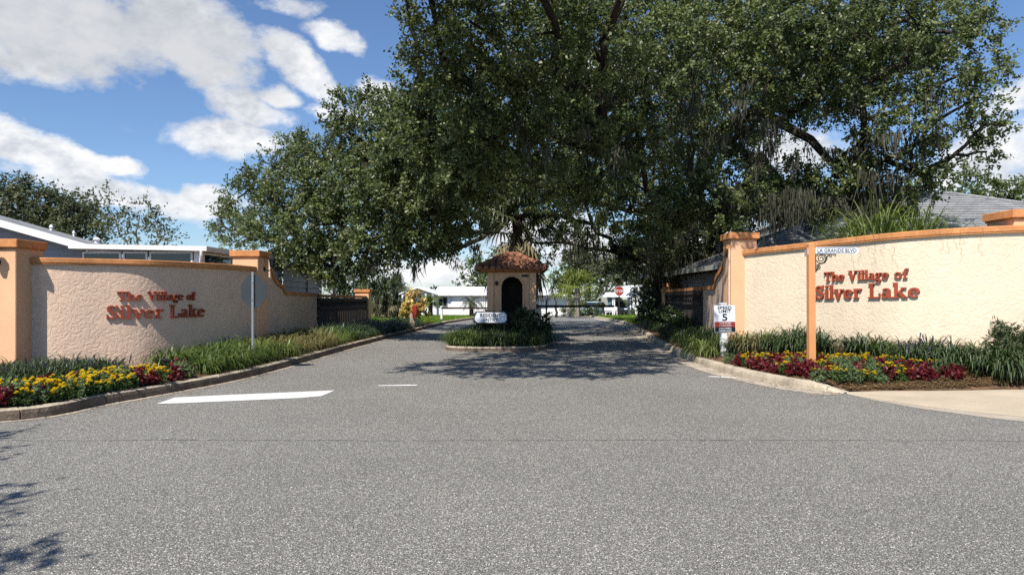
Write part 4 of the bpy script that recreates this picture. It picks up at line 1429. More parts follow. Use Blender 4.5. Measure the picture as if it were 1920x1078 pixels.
# ---- sage sided house further along the left
h = thing('sage_house', 'sage green sided house under the oak behind the scrolled wall', 'house', (-9.4, 32, 0))
hx = -9.0
mb = MB(); siding(mb, (hx, 29.0), (hx, 34.6), 0, 2.62, .23, .05); siding(mb, (-15, 29.0), (hx, 29.0), 0, 2.62, .23, .05)
mb.build('wall', MT['sidedark'], h)
for y in (29.0, 32.4, 34.6):
    MB().box(hx + .052, hx + .08, y - .09, y + .09, 0, 2.62).build('corner_board', MT['sidedark'], h)
rr = MB(); rr.hexa([(-15.5, 28.7, 2.62), (hx + .45, 28.7, 2.62), (hx + .45, 35, 2.62), (-15.5, 35, 2.62), (-15.5, 28.7, 3.5), (hx + .45, 28.7, 2.76), (hx + .45, 35, 2.76), (-15.5, 35, 3.5)])
rr.build('roof', MT['shingle'], h)
# open carport at its far end
MB().box(hx - 4, hx + .5, 35.0, 41, 2.42, 2.56).build('carport_roof', MT['white'], h)
for y in (36.2, 40.6):
    MB().box(hx + .25, hx + .37, y, y + .12, 0, 2.42).build('carport_post', MT['white'], h)

# ---- big grey hip roofed house behind the right wall
h = thing('hip_roof_house', 'wide house with a grey shingled hip roof behind the right entrance wall', 'house', (15, 30, .4))
e0 = (6.7, 23.2, 2.45); e1 = (30, 23.2, 2.45); e2 = (30, 39, 2.45); e3 = (6.7, 39, 2.45)
ra, rb2 = (14.6, 31.1, 5.75), (18.5, 31.1, 5.75)
rr = MB().add([e0, e1, e2, e3, ra, rb2], [(0, 1, 5, 4), (1, 2, 5), (2, 3, 4, 5), (3, 0, 4), (3, 2, 1, 0)])
ro = rr.build('roof', MT['shingle'], h)
fm = MB()
fm.box(6.62, 30.08, 23.1, 23.19, 2.33, 2.49); fm.box(6.61, 6.69, 23.2, 39, 2.33, 2.49)
fm.build('fascia', MT['sidedark'], ro)
# laid courses of shingles: thin raised edges following the slope
cs = MB()
nC = 26
for k in range(1, nC):
    t = k / nC
    a = Vector(e0).lerp(Vector(ra), t); b = Vector(e1).lerp(Vector(rb2), t)
    cs.obox(a + Vector((0, -.004, .004)), b - a, (0, .02, .0085), (0, -.006, .014))
    a = Vector(e3).lerp(Vector(ra), t); b = Vector(e0).lerp(Vector(ra), t)
    cs.obox(a + Vector((-.004, 0, .004)), b - a, (.02, 0, .0085), (-.006, 0, .014))
cs.build('shingle_course', MT['shingle'], ro)
hips = MB()
for a, b in ((e0, ra), (e1, rb2), (ra, rb2), (e3, ra)):
    hips.tube([Vector(a) + Vector((0, 0, .01)), Vector(b) + Vector((0, 0, .01))], .09, 6)
hips.build('hip_cap', MT['shingle'], ro)
mb = MB(); siding(mb, (7.3, 23.9), (29.4, 23.9), .2, 2.34, .18, .025); siding(mb, (7.3, 38.4), (7.3, 23.9), .2, 2.34, .18, .025)
mb.build('wall', MT['sidegrey'], h)
window(h, (9, 23.88), (10.6, 23.88), 1.0, 2.1, .06, mull=1); window(h, (13, 23.88), (15, 23.88), 1.0, 2.1, .06, mull=1)

# ---- white houses across the far street
YH = 76.0
H = lambda px: (px - CX) / F * YH
ZH = lambda py: EYE + (HZ - py) / F * YH
gz_ = g(YH)
h = thing('white_house', 'long low white house with a gabled porch left of the gatehouse', 'house', (H(830), YH, gz_))
mb = MB(); siding(mb, (H(760), YH), (H(846), YH), gz_, ZH(551), .2, .02); mb.build('wall', MT['white'], h)
MB().prism([(H(755), ZH(551)), (H(817), ZH(551)), (H(785), ZH(541))], (0, YH - .2, 0), (1, 0, 0), (0, 0, 1), (0, .2, 0)).build('gable', MT['white'], h)
rr = MB()
rr.hexa([(H(750), YH - 1.0, ZH(552.5)), (H(785), YH - 1.0, ZH(540.5)), (H(785), YH + 9, ZH(540.5)), (H(750), YH + 9, ZH(552.5)), (H(750), YH - 1.0, ZH(550.5)), (H(785), YH - 1.0, ZH(538.3)), (H(785), YH + 9, ZH(538.3)), (H(750), YH + 9, ZH(550.5))])
rr.hexa([(H(785), YH - 1.0, ZH(540.5)), (H(821), YH - 1.0, ZH(552.5)), (H(821), YH + 9, ZH(552.5)), (H(785), YH + 9, ZH(540.5)), (H(785), YH - 1.0, ZH(538.3)), (H(821), YH - 1.0, ZH(550.5)), (H(821), YH + 9, ZH(550.5)), (H(785), YH + 9, ZH(538.3))])
rr.build('porch_roof', MT['whiteroof'], h)
for px in (757, 770, 800, 813):
    MB().box(H(px) - .08, H(px) + .08, YH - .9, YH - .74, gz_, ZH(551)).build('porch_post', MT['white'], h)
rr = MB()
rr.hexa([(H(812), YH - .6, ZH(554.2)), (H(922), YH - .6, ZH(554.2)), (H(922), YH + 5, ZH(538.5)), (H(812), YH + 5, ZH(538.5)), (H(812), YH - .6, ZH(552.4)), (H(922), YH - .6, ZH(552.4)), (H(922), YH + 5, ZH(536.5)), (H(812), YH + 5, ZH(536.5))])
rr.hexa([(H(812), YH + 5, ZH(538.5)), (H(922), YH + 5, ZH(538.5)), (H(922), YH + 11, ZH(554)), (H(812), YH + 11, ZH(554)), (H(812), YH + 5, ZH(536.5)), (H(922), YH + 5, ZH(536.5)), (H(922), YH + 11, ZH(552)), (H(812), YH + 11, ZH(552))])
rr.build('roof', MT['whiteroof'], h)
mb = MB(); siding(mb, (H(848), YH - .15), (H(921), YH - .15), gz_, ZH(554), .2, .015); mb.build('garage_wall', MT['white'], h)
for k in range(9):
    x = H(886 + k * 4)
    MB().box(x - .03, x + .03, YH - .20, YH - .17, gz_ + .05, ZH(556)).build('wall_batten', MT['sidegrey'], h)
window(h, (H(822), YH - .02), (H(839), YH - .02), ZH(575), ZH(557), .06, 'sidegrey', 1)
window(h, (H(763), YH - .02), (H(775), YH - .02), ZH(575), ZH(560), .06, 'sidegrey', 1)
window(h, (H(790), YH - .02), (H(803), YH - .02), ZH(575), ZH(560), .06, 'sidegrey', 1)
MB().box(H(848), H(870), YH - 1.6, YH - 1.5, gz_, ZH(566)).build('screen_panel', MT['white'], h)
MB().box(H(922) - .1, H(922), YH, YH + 10, gz_, ZH(554)).build('end_wall', MT['white'], h)
MB().box(H(760), H(760) + .1, YH + .05, YH + 10, gz_, ZH(552)).build('end_wall', MT['white'], h)
struct('driveway', MB().add([(H(846), 60, g(60) + .17), (H(924), 60, g(60) + .17), (H(924), YH, gz_ + .02), (H(846), YH, gz_ + .02)], [(0, 1, 2, 3)]), MT['walk'])

h = thing('white_garage', 'plain white garage with a low pale roof right of the gatehouse', 'garage', (H(1040), YH + 2, g(YH + 2)))
mb = MB(); siding(mb, (H(1000), YH + 1), (H(1072), YH + 1), g(YH), ZH(554), .2, .015); mb.build('wall', MT['white'], h)
rr = MB(); rr.hexa([(H(985), YH, ZH(554)), (H(1052), YH, ZH(553.5)), (H(1052), YH + 5, ZH(541)), (H(985), YH + 5, ZH(541)), (H(985), YH, ZH(552)), (H(1052), YH, ZH(551.5)), (H(1040), YH + 5, ZH(539)), (H(985), YH + 5, ZH(539))])
rr.build('roof', MT['whiteroof'], h)
MB().box(H(1052), H(1074), YH + .3, YH + 6, ZH(555), ZH(552)).build('flat_roof', MT['whiteroof'], h)
MB().box(H(1072) - .1, H(1072), YH + 1.05, YH + 6, g(YH), ZH(555)).build('end_wall', MT['white'], h)
MB().box(H(1028), H(1060), YH + .93, YH + .98, g(YH), ZH(562)).build('garage_door', MT['white'], h)

h = thing('white_cottage', 'bright white cottage with a front gable and flat carport behind the red stop sign', 'house', (H(1200), YH, gz_))
mb = MB(); siding(mb, (H(1176), YH), (H(1202), YH), gz_, ZH(552), .2, .02); siding(mb, (H(1202), YH + 1), (H(1245), YH + 1), gz_, ZH(545), .2, .02); siding(mb, (H(1202), YH), (H(1202), YH + 1), gz_, ZH(552), .2, .02)
mb.build('wall', MT['white'], h)
MB().prism([(H(1174), ZH(552)), (H(1206), ZH(552)), (H(1189), ZH(541.5))], (0, YH - .05, 0), (1, 0, 0), (0, 0, 1), (0, .2, 0)).build('gable', MT['white'], h)
rr = MB()
for a, b in ((1170, 1189), (1189, 1209)):
    za, zb = (ZH(554), ZH(541)) if a == 1170 else (ZH(541), ZH(554))
    rr.hexa([(H(a), YH - .5, za), (H(b), YH - .5, zb), (H(b), YH + 8, zb), (H(a), YH + 8, za), (H(a), YH - .5, za + .12), (H(b), YH - .5, zb + .12), (H(b), YH + 8, zb + .12), (H(a), YH + 8, za + .12)])
rr.box(H(1184), H(1250), YH + .6, YH + 9, ZH(544), ZH(534.5))
rr.build('roof', MT['whiteroof'], h)
for a, b in ((1181, 1186), (1189, 1194)):
    window(h, (H(a), YH - .02), (H(b), YH - .02), ZH(572), ZH(556), .05, 'white')
window(h, (H(1217), YH + .98), (H(1224), YH + .98), ZH(575), ZH(552), .05, 'white')
MB().hexa([(H(1126), YH - 2, ZH(557)), (H(1178), YH - 2, ZH(557)), (H(1178), YH + 6, ZH(549)), (H(1150), YH + 6, ZH(549)), (H(1126), YH - 2, ZH(555.6)), (H(1178), YH - 2, ZH(555.6)), (H(1178), YH + 6, ZH(547.6)), (H(1150), YH + 6, ZH(547.6))]).build('carport_roof', MT['whiteroof'], h)
for px in (1144.5, 1147.5, 1177):
    MB().box(H(px) - .06, H(px) + .06, YH - 1.8, YH - 1.68, gz_, ZH(556)).build('carport_post', MT['white'], h)
MB().box(H(1140), H(1178), YH + 5.5, YH + 5.6, gz_, ZH(552)).build('carport_wall', MT['sidedark'], h)


def car(name, label, loc, rz, paint):
    t = thing(name, label, 'car', (0, 0, 0))
    L, W = 2.15, .86
    rows = []
    prof = [(-L, .32, .62), (-L + .05, .3, .80), (-L + .75, .28, .92), (L - .6, .28, .94), (L - .05, .3, .88), (L, .34, .62)]
    b = MB()
    sec = lambda x, z0, z1: [(x, -W * .96, z0), (x, -W, (z0 + z1) / 2), (x, -W * .9, z1), (x, 0, z1 + .03), (x, W * .9, z1), (x, W, (z0 + z1) / 2), (x, W * .96, z0), (x, 0, z0 - .02), (x, -W * .96, z0)]
    r = [sec(*q) for q in prof]
    b.grid(r); b.add(r[0][:-1], [tuple(range(8))]); b.add(r[-1][:-1], [tuple(range(8))[::-1]])
    b.build('body', paint, t)
    c = MB()
    lo_, hi_ = [(-1.35, -.8), (1.75, -.8), (1.75, .8), (-1.35, .8)], [(-.55, -.62), (1.2, -.62), (1.2, .62), (-.55, .62)]
    c.hexa([(x, y, .9) for x, y in lo_] + [(x, y, 1.38) for x, y in hi_]); c.build('glasshouse', MT['glass'], t)
    rf2 = MB(); rf2.hexa([(x * 1.02, y * 1.02, 1.37) for x, y in hi_] + [(x * .94, y * .92, 1.44) for x, y in hi_]); rf2.build('roof', paint, t)
    for x in (-1.35, 1.3):
        for y in (-W + .1, W - .1):
            w_ = MB().tube([(x, y - .1, .32), (x, y + .1, .32)], .32, 14).build('wheel', MT['tyre'], t)
            MB().tube([(x, y - .11, .32), (x, y + .11, .32)], .19, 10).build('rim', MT['galv'], w_)
    for y in (-.6, .6):
        MB().box(-L - .01, -L + .06, y - .16, y + .16, .66, .78).build('headlight', MT['signwhite'], t)
    MB().box(-L - .012, -L + .05, -.35, .35, .42, .58).build('grille', MT['black'], t)
    t.location = loc; t.rotation_euler = (0, 0, rz)
    return t
car('parked_car', 'dark parked car in the shade of the carport behind the stop sign', (H(1158), YH + .6, gz_), radians(90), MT['signblack'])
car('parked_car', 'pale blue parked car on the drive left of the carport', (H(1112), YH - 1, gz_), radians(65), MT['carblue'])
# white garden bench in front of the carport
bx = H(1131); s = thing('garden_bench', 'small white bench on the grass left of the stop sign', 'bench', (bx, 70, g(70)))
MB().box(bx - .6, bx + .6, 69.75, 70.15, g(70) + .42, g(70) + .47).build('seat', MT['white'], s)
MB().box(bx - .6, bx + .6, 70.17, 70.22, g(70) + .55, g(70) + .9).build('backrest', MT['white'], s)
for x in (-.55, .5):
    for y in (69.76, 70.15):
        MB().box(bx + x, bx + x + .06, y, y + .06, g(70), g(70) + .42).build('leg', MT['white'], s)

# ================================================================ VEGETATION
def unit(a): return a / np.maximum(1e-9, np.linalg.norm(a, axis=-1, keepdims=True))


DENS = []


def lobe_density(x, y, z):
    for f in DENS:
        k = f(x, y, z)
        if k is not None: return k
    return 1.0


def spray(lobes, dens, L, Wd, twig=.5, nt=5, nl=13, shell=.5, droop=.15, core=None, r_=rng):
    """leaves on twigs spread through the shells of lobes (x, y, z, R, squash): vertices and tints"""
    Cs, Os, Ts = [], [], []
    for (x, y, z, R, q) in lobes:
        n = max(3, int(dens * lobe_density(x, y, z) * R * R))
        d = unit(r_.normal(size=(n, 3)))
        rad = R * (shell + (1 - shell) * r_.uniform(0, 1, n) ** .55) * (1 + .22 * np.sin(d[:, 0] * 5 + x) * np.sin(d[:, 2] * 6 + z) + .1 * r_.normal(size=n))
        c = d * rad[:, None]; c[:, 2] *= q
        Cs.append(c + np.array([x, y, z])); Os.append(d); Ts.append(np.full(n, r_.uniform(-.14, .14)) + r_.normal(0, .15, n))
    C, O, T = np.concatenate(Cs), np.concatenate(Os), np.concatenate(Ts)
    N = len(C)
    td = unit(O[:, None, :] * .9 + r_.normal(size=(N, nt, 3)) * .8 + np.array([0, 0, -droop]))
    t = r_.uniform(.0, 1, (N, nt, nl))
    pos = C[:, None, None, :] + td[:, :, None, :] * (t * twig)[..., None] + r_.normal(0, .05 * twig / .5, (N, nt, nl, 3))
    ld_ = unit(td[:, :, None, :] * .6 + r_.normal(size=(N, nt, nl, 3)) * .8)
    nn = unit(O[:, None, None, :] * .45 + np.array([-.15, -.4, .5]) + r_.normal(size=(N, nt, nl, 3)) * .65)
    wv = unit(np.cross(ld_, nn))
    pos, ld_, wv = pos.reshape(-1, 3), ld_.reshape(-1, 3), wv.reshape(-1, 3)
    k = r_.uniform(.65, 1.25, len(pos))[:, None]
    V = np.stack([pos - ld_ * L * .5 * k, pos + wv * Wd * .5 * k + ld_ * L * .08 * k, pos + ld_ * L * .5 * k, pos - wv * Wd * .5 * k + ld_ * L * .08 * k], 1)
    tint = np.clip(.42 + np.repeat(T, nt * nl) + r_.normal(0, .2, len(pos)), 0, 1)
    return V.reshape(-1, 3), tint


def crown(lobes, mat, parent, name='crown', **kw):
    V, t = spray(lobes, **kw)
    return np_mesh(name, V, np.arange(len(V)).reshape(-1, 4), mat, parent, t)


def branches(mb, root, fork, lobes, r_trunk, flare=1.5, minr=.035, sag=.25, low_cap=True):
    """trunk from root to fork, then limbs joined lobe to lobe, thick where they carry much"""
    pts = [Vector(fork)]; par = [-1]
    order = sorted(range(len(lobes)), key=lambda i: (Vector(lobes[i][:3]) - Vector(fork)).length)
    for i in order:
        p = Vector(lobes[i][:3])
        df = (p - Vector(fork)).length
        best, bd = 0, 1e9
        for j, q in enumerate(pts):
            d = (p - q).length + .25 * ((q - Vector(fork)).length) * 0 + .55 * max(0, (q - Vector(fork)).length)
            if (q - Vector(fork)).length < df and d < bd: best, bd = j, d
        pts.append(p); par.append(best)
    load = [1.0] * len(pts)
    for i in range(len(pts) - 1, 0, -1): load[par[i]] += load[i]
    tot = load[0]
    rad = [max(minr, r_trunk * .46 * (l / tot) ** .5) for l in load]
    f = Vector(fork); r0 = Vector(root)
    mb.tube([r0 + Vector((0, 0, -.2)), r0 + Vector((0, 0, .25)), r0.lerp(f, .35) + Vector((.06, .05, 0)), r0.lerp(f, .7) + Vector((-.05, .04, 0)), f + Vector((0, 0, .25))],
            [r_trunk * flare, r_trunk * 1.15, r_trunk, r_trunk * .95, r_trunk * .8], 14)
    for i in range(1, len(pts)):
        a, b = pts[par[i]], pts[i]
        L = (b - a).length
        k = Vector((rnd.uniform(-1, 1), rnd.uniform(-1, 1), rnd.uniform(-.3, 1))) * L * .10
        m1 = a.lerp(b, .35) + k + Vector((0, 0, -sag * L * .1)); m2 = a.lerp(b, .7) - k * .6
        if low_cap and m1.x < 4.5 and m1.z < 5.2 and r_trunk > .8: rad[i] = min(rad[i], .075)
        ra_ = min(rad[par[i]], rad[i] * 1.35)
        mb.tube([a, m1, m2, b], [ra_, rad[i] * 1.1, rad[i], rad[i] * .85], 7, False)
        # side twigs
        for q in range(3):
            s = a.lerp(b, rnd.uniform(.5, 1.0))
            e = s + Vector((rnd.gauss(0, 1), rnd.gauss(0, 1), rnd.gauss(.1, .8))).normalized() * lobes_r(lobes, i, order) * rnd.uniform(.6, .95)
            mb.tube([s, s.lerp(e, .5) + Vector((rnd.gauss(0, .06), rnd.gauss(0, .06), rnd.gauss(0, .06))), e], [rad[i] * .5, rad[i] * .35, .012], 5, False)


def lobes_r(lobes, i, order): return lobes[order[i - 1]][3]


def px_lobe(px, py, Z, rpx, q=.85):
    c = P(px, py, Z)
    return (c.x, c.y, c.z, rpx / F * Z, q)


# ---- the great live oak over the gate
OAK = []
for a in [  # left wing, tapering away to the left
    (420, 425, 28, 34, .9), (408, 385, 28, 26, .9), (445, 372, 27, 34, .9), (455, 440, 27, 42, .9), (492, 335, 26.5, 38, .9), (500, 400, 26, 55, .9), (520, 455, 26, 45, .8),
    (545, 285, 26, 36, .9), (555, 350, 25.5, 60, .9), (580, 425, 25, 62, .8), (575, 475, 25.5, 38, .7), (590, 290, 25, 45, .8), (620, 345, 24.5, 65, .9), (640, 415, 24.5, 65, .9),
    (640, 478, 24.5, 40, .8), (690, 470, 24, 48, .8), (648, 205, 23, 30, .8), (640, 235, 23, 28, .8), (690, 178, 23, 26, .8), (720, 205, 22.5, 40, .8), (670, 260, 23.5, 48, .8), (690, 320, 23, 65, .9),
    (715, 400, 23, 70, .9), (730, 255, 22, 60, .9), (760, 330, 22, 75, .9), (780, 440, 23, 55, .8), (750, 468, 23.5, 36, .8), (810, 392, 22, 70, .9), (830, 455, 23, 30, .7), (850, 435, 23, 36, .8),
    # upper left shoulder
    (768, 40, 18, 26, .9), (785, 95, 18, 34, .9), (780, 160, 19, 36, .9), (815, 30, 16, 40, .9), (830, 110, 17, 60, .9), (815, 220, 19, 65, .9), (840, 300, 20, 75, .9), (880, 40, 15.5, 62, .9),
    (890, 170, 17, 75, .9), (900, 260, 18, 75, .9), (885, 338, 20, 56, .9), (895, 410, 22, 36, .8),
    # middle
    (960, 90, 16, 80, .9), (970, 200, 17, 80, .9), (960, 282, 18.5, 68, .9), (965, 325, 21, 42, .8), (1040, 40, 16, 75, .9), (1050, 150, 17, 80, .9), (1050, 260, 18.5, 80, .9), (1055, 332, 20, 58, .9), (1050, 405, 26, 46, .8),
    (1130, 80, 17, 75, .9), (1130, 190, 18, 80, .9), (1120, 290, 19, 75, .9), (1100, 375, 21, 58, .9), (1160, 390, 22, 55, .9), (1060, 455, 32, 38, .8), (1110, 420, 30, 40, .8), (1150, 465, 31, 45, .8), (1185, 480, 32, 42, .8), (1000, 455, 33, 45, .8),
    (1210, 60, 18, 70, .9), (1210, 160, 18.5, 75, .9), (1195, 260, 19.5, 70, .9), (1210, 345, 20.5, 62, .9), (1240, 400, 22, 50, .9), (1260, 440, 27, 50, .9), (1290, 330, 21, 58, .9), (1330, 345, 20.5, 45, .9), (1350, 395, 20.5, 45, .8), (1310, 400, 22, 45, .8),
    (1290, 80, 19, 70, .9), (1300, 190, 20, 50, .9), (1370, 60, 20, 70, .9), (1380, 140, 20, 52, .9), (1370, 270, 26, 50, .8), (1330, 230, 28, 50, .8),
    # right
    (1450, 50, 20, 70, .9), (1455, 145, 20.5, 58, .9), (1440, 210, 23, 36, .8), (1530, 70, 20.5, 70, .9), (1530, 160, 21, 52, .9), (1500, 205, 22, 36, .8), (1600, 60, 20.5, 66, .9), (1610, 150, 21, 58, .9), (1620, 225, 21, 42, .9), (1680, 40, 21, 62, .9),
    (1700, 120, 20.5, 60, .9), (1690, 205, 20.5, 48, .9), (1760, 60, 20.5, 62, .9), (1780, 150, 20, 56, .9), (1760, 225, 20, 50, .9), (1830, 70, 20, 44, .9), (1835, 180, 19.5, 42, .9), (1870, 130, 19.5, 30, .9), (1885, 235, 19, 24, .9), (1845, 235, 19.5, 36, .9), (1790, 290, 20, 44, .8), (1850, 285, 20, 26, .8), (1850, 25, 20, 30, .9), (1700, 285, 21, 42, .8),
    (1730, 330, 21, 34, .8), (1660, 300, 22, 40, .8), (1610, 315, 22, 45, .8), (1560, 330, 22, 48, .8), (1500, 335, 22, 52, .8), (1450, 345, 22, 46, .8), (1400, 350, 21.5, 45, .8), (1480, 380, 23, 36, .7), (1545, 372, 23, 36, .7), (1610, 365, 23, 34, .7), (1670, 350, 23, 34, .7), (1420, 300, 26, 30, .8),
    (1470, 392, 22.5, 30, .8), (1525, 398, 22.5, 30, .8), (1580, 396, 22.5, 32, .8), (1635, 388, 22.5, 34, .8), (1690, 372, 22.5, 34, .8), (1735, 358, 22.5, 26, .8), (1600, 350, 22, 40, .8), (1510, 360, 22, 40, .8), (1440, 375, 22, 30, .8),
    (735, 215, 22, 34, .9), (750, 290, 21.5, 50, .9), (800, 260, 20, 50, .9), (620, 500, 24.5, 30, .7), (670, 505, 24.2, 26, .7), (580, 492, 25, 30, .7),
    # deeper layer over the gate and fence
    (1240, 440, 37, 55, .9), (1300, 450, 37, 60, .9), (1330, 500, 36, 40, .9), (1205, 470, 37, 42, .9), (1270, 500, 36, 45, .9), (1220, 430, 30, 55, .9), (1340, 430, 31, 52, .9), (1390, 400, 29, 40, .9), (1230, 490, 32, 40, .9), (1340, 480, 32, 28, .9), (1280, 250, 29, 70, .9), (1100, 300, 30, 80, .9), (950, 340, 30, 70, .9), (1000, 250, 32, 90, .9), (860, 330, 30, 70, .9), (1200, 200, 33, 90, .9), (1450, 120, 30, 70, .9), (1560, 160, 29, 70, .9), (1680, 130, 28, 70, .9), (1100, 150, 28, 90, .9), (900, 200, 27, 80, .9), (760, 340, 29, 70, .9), (670, 370, 30, 60, .9), (1340, 120, 29, 80, .9),
]:
    OAK.append(px_lobe(*a))
# crown above the frame (it shades the lane)
for a in [(-4, 10.2, 7.0, .9), (-3, 9.6, 7, .9), (-2, 9.2, 7, .85), (-1, 9.3, 7, .9), (-.2, 10, 7.0, .9), (-3.2, 11.3, 7.6, 1.1), (-3.3, 12.9, 8.2, 1.0), (-2.2, 12.8, 8.2, 1.2), (-.8, 13.1, 8.3, 1.2), (.6, 13.4, 8.4, 1.2), (-1.8, 11, 7.5, 1.1), (-.5, 11.5, 7.6, 1.1), (.9, 12, 7.8, 1.1), (-2.8, 14.4, 8.6, 1.0), (-1.8, 14.8, 8.8, 1.0), (-1, 14.3, 8.6, 1.1), (-3.7, 14.8, 8.8, .9), (.2, 15, 8.9, 1.2), (-2.6, 15.8, 9.2, 1.1), (1.2, 13.6, 8.2, 1.3), (2.6, 14.2, 8.4, 1.3),
          (.5, 22, 10.6, 2.2), (3, 22, 11, 2.4), (6.5, 22, 10.6, 2.4), (9.5, 23, 10.4, 2.2), (12, 23, 10, 2.2), (.6, 27, 10, 2.6), (4, 28, 11.5, 2.8), (8, 28, 11.5, 2.6), (11.5, 28, 10, 2.4), (-2.5, 28, 8, 2.2),
          (2, 33, 9.5, 2.6), (6, 34, 10.5, 2.8), (10, 33, 9.5, 2.6), (-2, 33, 7, 2.2), (4, 39, 8, 2.6), (8, 40, 8, 2.6), (0, 39, 6.5, 2.2), (-4.5, 33, 5.5, 1.8)]:
    OAK.append((a[0], a[1], a[2], a[3], .8))
oak = thing('oak_tree', 'huge live oak hung with grey moss, its dark crown arching over the whole gate', 'tree', (7.4, 34, .2))
MT['oakcrown'] = MT['oakleaf']
mb = MB()
branches(mb, (7.4, 34, .2), (7.2, 33.6, 3.0), OAK, .95)
# heavy limbs that show: the one sweeping to the left wing, the one arching to the right
mb.tube([P(1010, 330, 27), P(945, 405, 25.5), P(905, 446, 24.5), P(850, 470, 24), P(780, 462, 24)], [.10, .09, .075, .06, .04], 9)
mb.tube([(7.4, 33.6, 3.4), P(1340, 250, 29), P(1420, 205, 26), P(1470, 235, 24), P(1520, 262, 23), P(1558, 305, 22.5), P(1600, 320, 22)], [.4, .28, .2, .15, .13, .11, .07], 9)
mb.tube([P(1558, 305, 22.5), P(1640, 255, 21.5), P(1700, 200, 21), P(1770, 150, 20.5)], [.07, .06, .045, .03], 7)
mb.tube([P(1420, 205, 26), P(1500, 120, 23), P(1600, 100, 21.5), P(1700, 70, 21)], [.14, .11, .08, .05], 7)
mb.build('trunk', MT['bark'], oak, True)
def thin(x, y, z):
    px, py = CX + x / y * F, HZ - (z - EYE) / y * F
    if y < 13: return 1.0
    if y < 16 and py < 20: return .38
    if px < 470: return .75
    if px < 900: return 1.45
    if px > 1380 and py > 310: return 1.1
    if px > 1380 and py > 165: return .85
    if px > 1480: return 1.0
    if y > 35.5: return 1.2
    if y > 26: return .65
    if py > 400: return .8
    return 1.0
DENS.append(thin)
crown(OAK, MT['oakleaf'], oak, dens=44, L=.108, Wd=.060, twig=.42, nt=5, nl=14, shell=.42)
DENS.clear()

# Spanish moss: hanging beards of thin strands
def moss(anchors, parent, smin=10, smax=22):
    VV, T = [], []
    for (p, L, s) in anchors:
        n = rnd.randint(smin, smax)
        base = np.array(p) + rng.normal(0, 1, (n, 3)) * np.array([.13 * s, .13 * s, .05])
        ln = L * rng.uniform(.25, 1.0, n) * np.exp(-((base - np.array(p)) ** 2)[:, :2].sum(1) / (.11 * s * s))
        a = rng.uniform(0, pi, n)
        wv = np.stack([np.cos(a), np.sin(a), np.zeros(n)], 1) * rng.uniform(.010, .026, n)[:, None]
        prev = base; sway = rng.normal(0, .035, (n, 3)); tb = rng.uniform(-.2, .2)
        segs = 4
        for k in range(segs):
            nx = prev + sway * (k + 1) / segs + np.stack([rng.normal(0, .013, n), rng.normal(0, .013, n), -ln / segs], 1)
            w0, w1 = 1 - .75 * (k / segs) ** 1.5, 1 - .75 * ((k + 1) / segs) ** 1.5
            VV.append(np.stack([prev - wv * w0, prev + wv * w0, nx + wv * w1, nx - wv * w1], 1).reshape(-1, 3))
            T.append(np.clip(.45 + tb + rng.normal(0, .2, n), 0, 1))
            prev = nx
    V = np.concatenate(VV)
    return np_mesh('moss', V, np.arange(len(V)).reshape(-1, 4), MT['moss'], parent, np.concatenate(T))


anch = []
def hang(x0, x1, y0, y1, Z0, Z1, n, l0, l1, s=1.0):
    for _ in range(n):
        Z = rnd.uniform(Z0, Z1)
        anch.append((P(rnd.uniform(x0, x1), rnd.uniform(y0, y1), Z), rnd.uniform(l0, l1), s))
hang(1350, 1520, 345, 400, 20.5, 22.5, 60, .7, 1.5, .8)
hang(1500, 1720, 350, 395, 21, 22.6, 44, .4, 1.0, .8)
hang(1250, 1480, 170, 330, 20.5, 24, 44, .5, 1.4, .8)
hang(1480, 1640, 170, 320, 20.6, 22.8, 24, .4, 1.2, .8)
hang(1600, 1760, 220, 340, 20.4, 21.8, 24, .4, 1.2, .8)
hang(1190, 1420, 60, 220, 18.4, 20.4, 22, .4, 1.1, .8)
hang(950, 1200, 0, 300, 16, 19, 22, .3, .8, .7)
hang(1200, 1345, 400, 520, 28, 32, 50, .6, 1.6, 1.6)
hang(680, 900, 440, 500, 22.8, 24, 22, .25, .7, .5)
hang(1010, 1130, 400, 460, 28, 31, 26, .5, 1.4)
hang(1640, 1820, 80, 260, 19.6, 20.5, 16, .4, 1.0)
moss(anch, oak)

# ivy-grown base of the trunk
IVY = [(7.4 + rnd.uniform(-.9, .9), 33.2 + rnd.uniform(-.8, .5), z, rnd.uniform(.7, 1.05), 1.0) for z in (.8, 1.2, 1.7, 2.2, 2.7, 3.2, 3.7, 1.5, 2.5, 3.4, 4.2, 4.6)]
crown(IVY, MT['shrub'], oak, 'ivy', dens=26, L=.14, Wd=.11, twig=.3, nt=4, nl=9, shell=.6)


# ---- other trees
def tree(label, base, lobes, fork_h, r_t, mat, group=None, name='tree', bark='bark', **kw):
    t = thing(name, label, 'tree', base, group)
    mb = MB()
    b = Vector(base)
    branches(mb, b, b + Vector((0, 0, fork_h)), lobes, r_t, 1.3, kw.pop('minr', .03))
    mb.build('trunk', MT[bark], t, True)
    crown(lobes, MT[mat], t, **kw)
    return t


def blob_lobes(cx, cy, cz, rx, ry, rz, n, r0, r1, seed):
    q = random.Random(seed); out = []
    for _ in range(n):
        while True:
            d = Vector((q.uniform(-1, 1), q.uniform(-1, 1), q.uniform(-1, 1)))
            if d.length < 1: break
        out.append((cx + d.x * rx, cy + d.y * ry, cz + d.z * rz, q.uniform(r0, r1), .85))
    return out


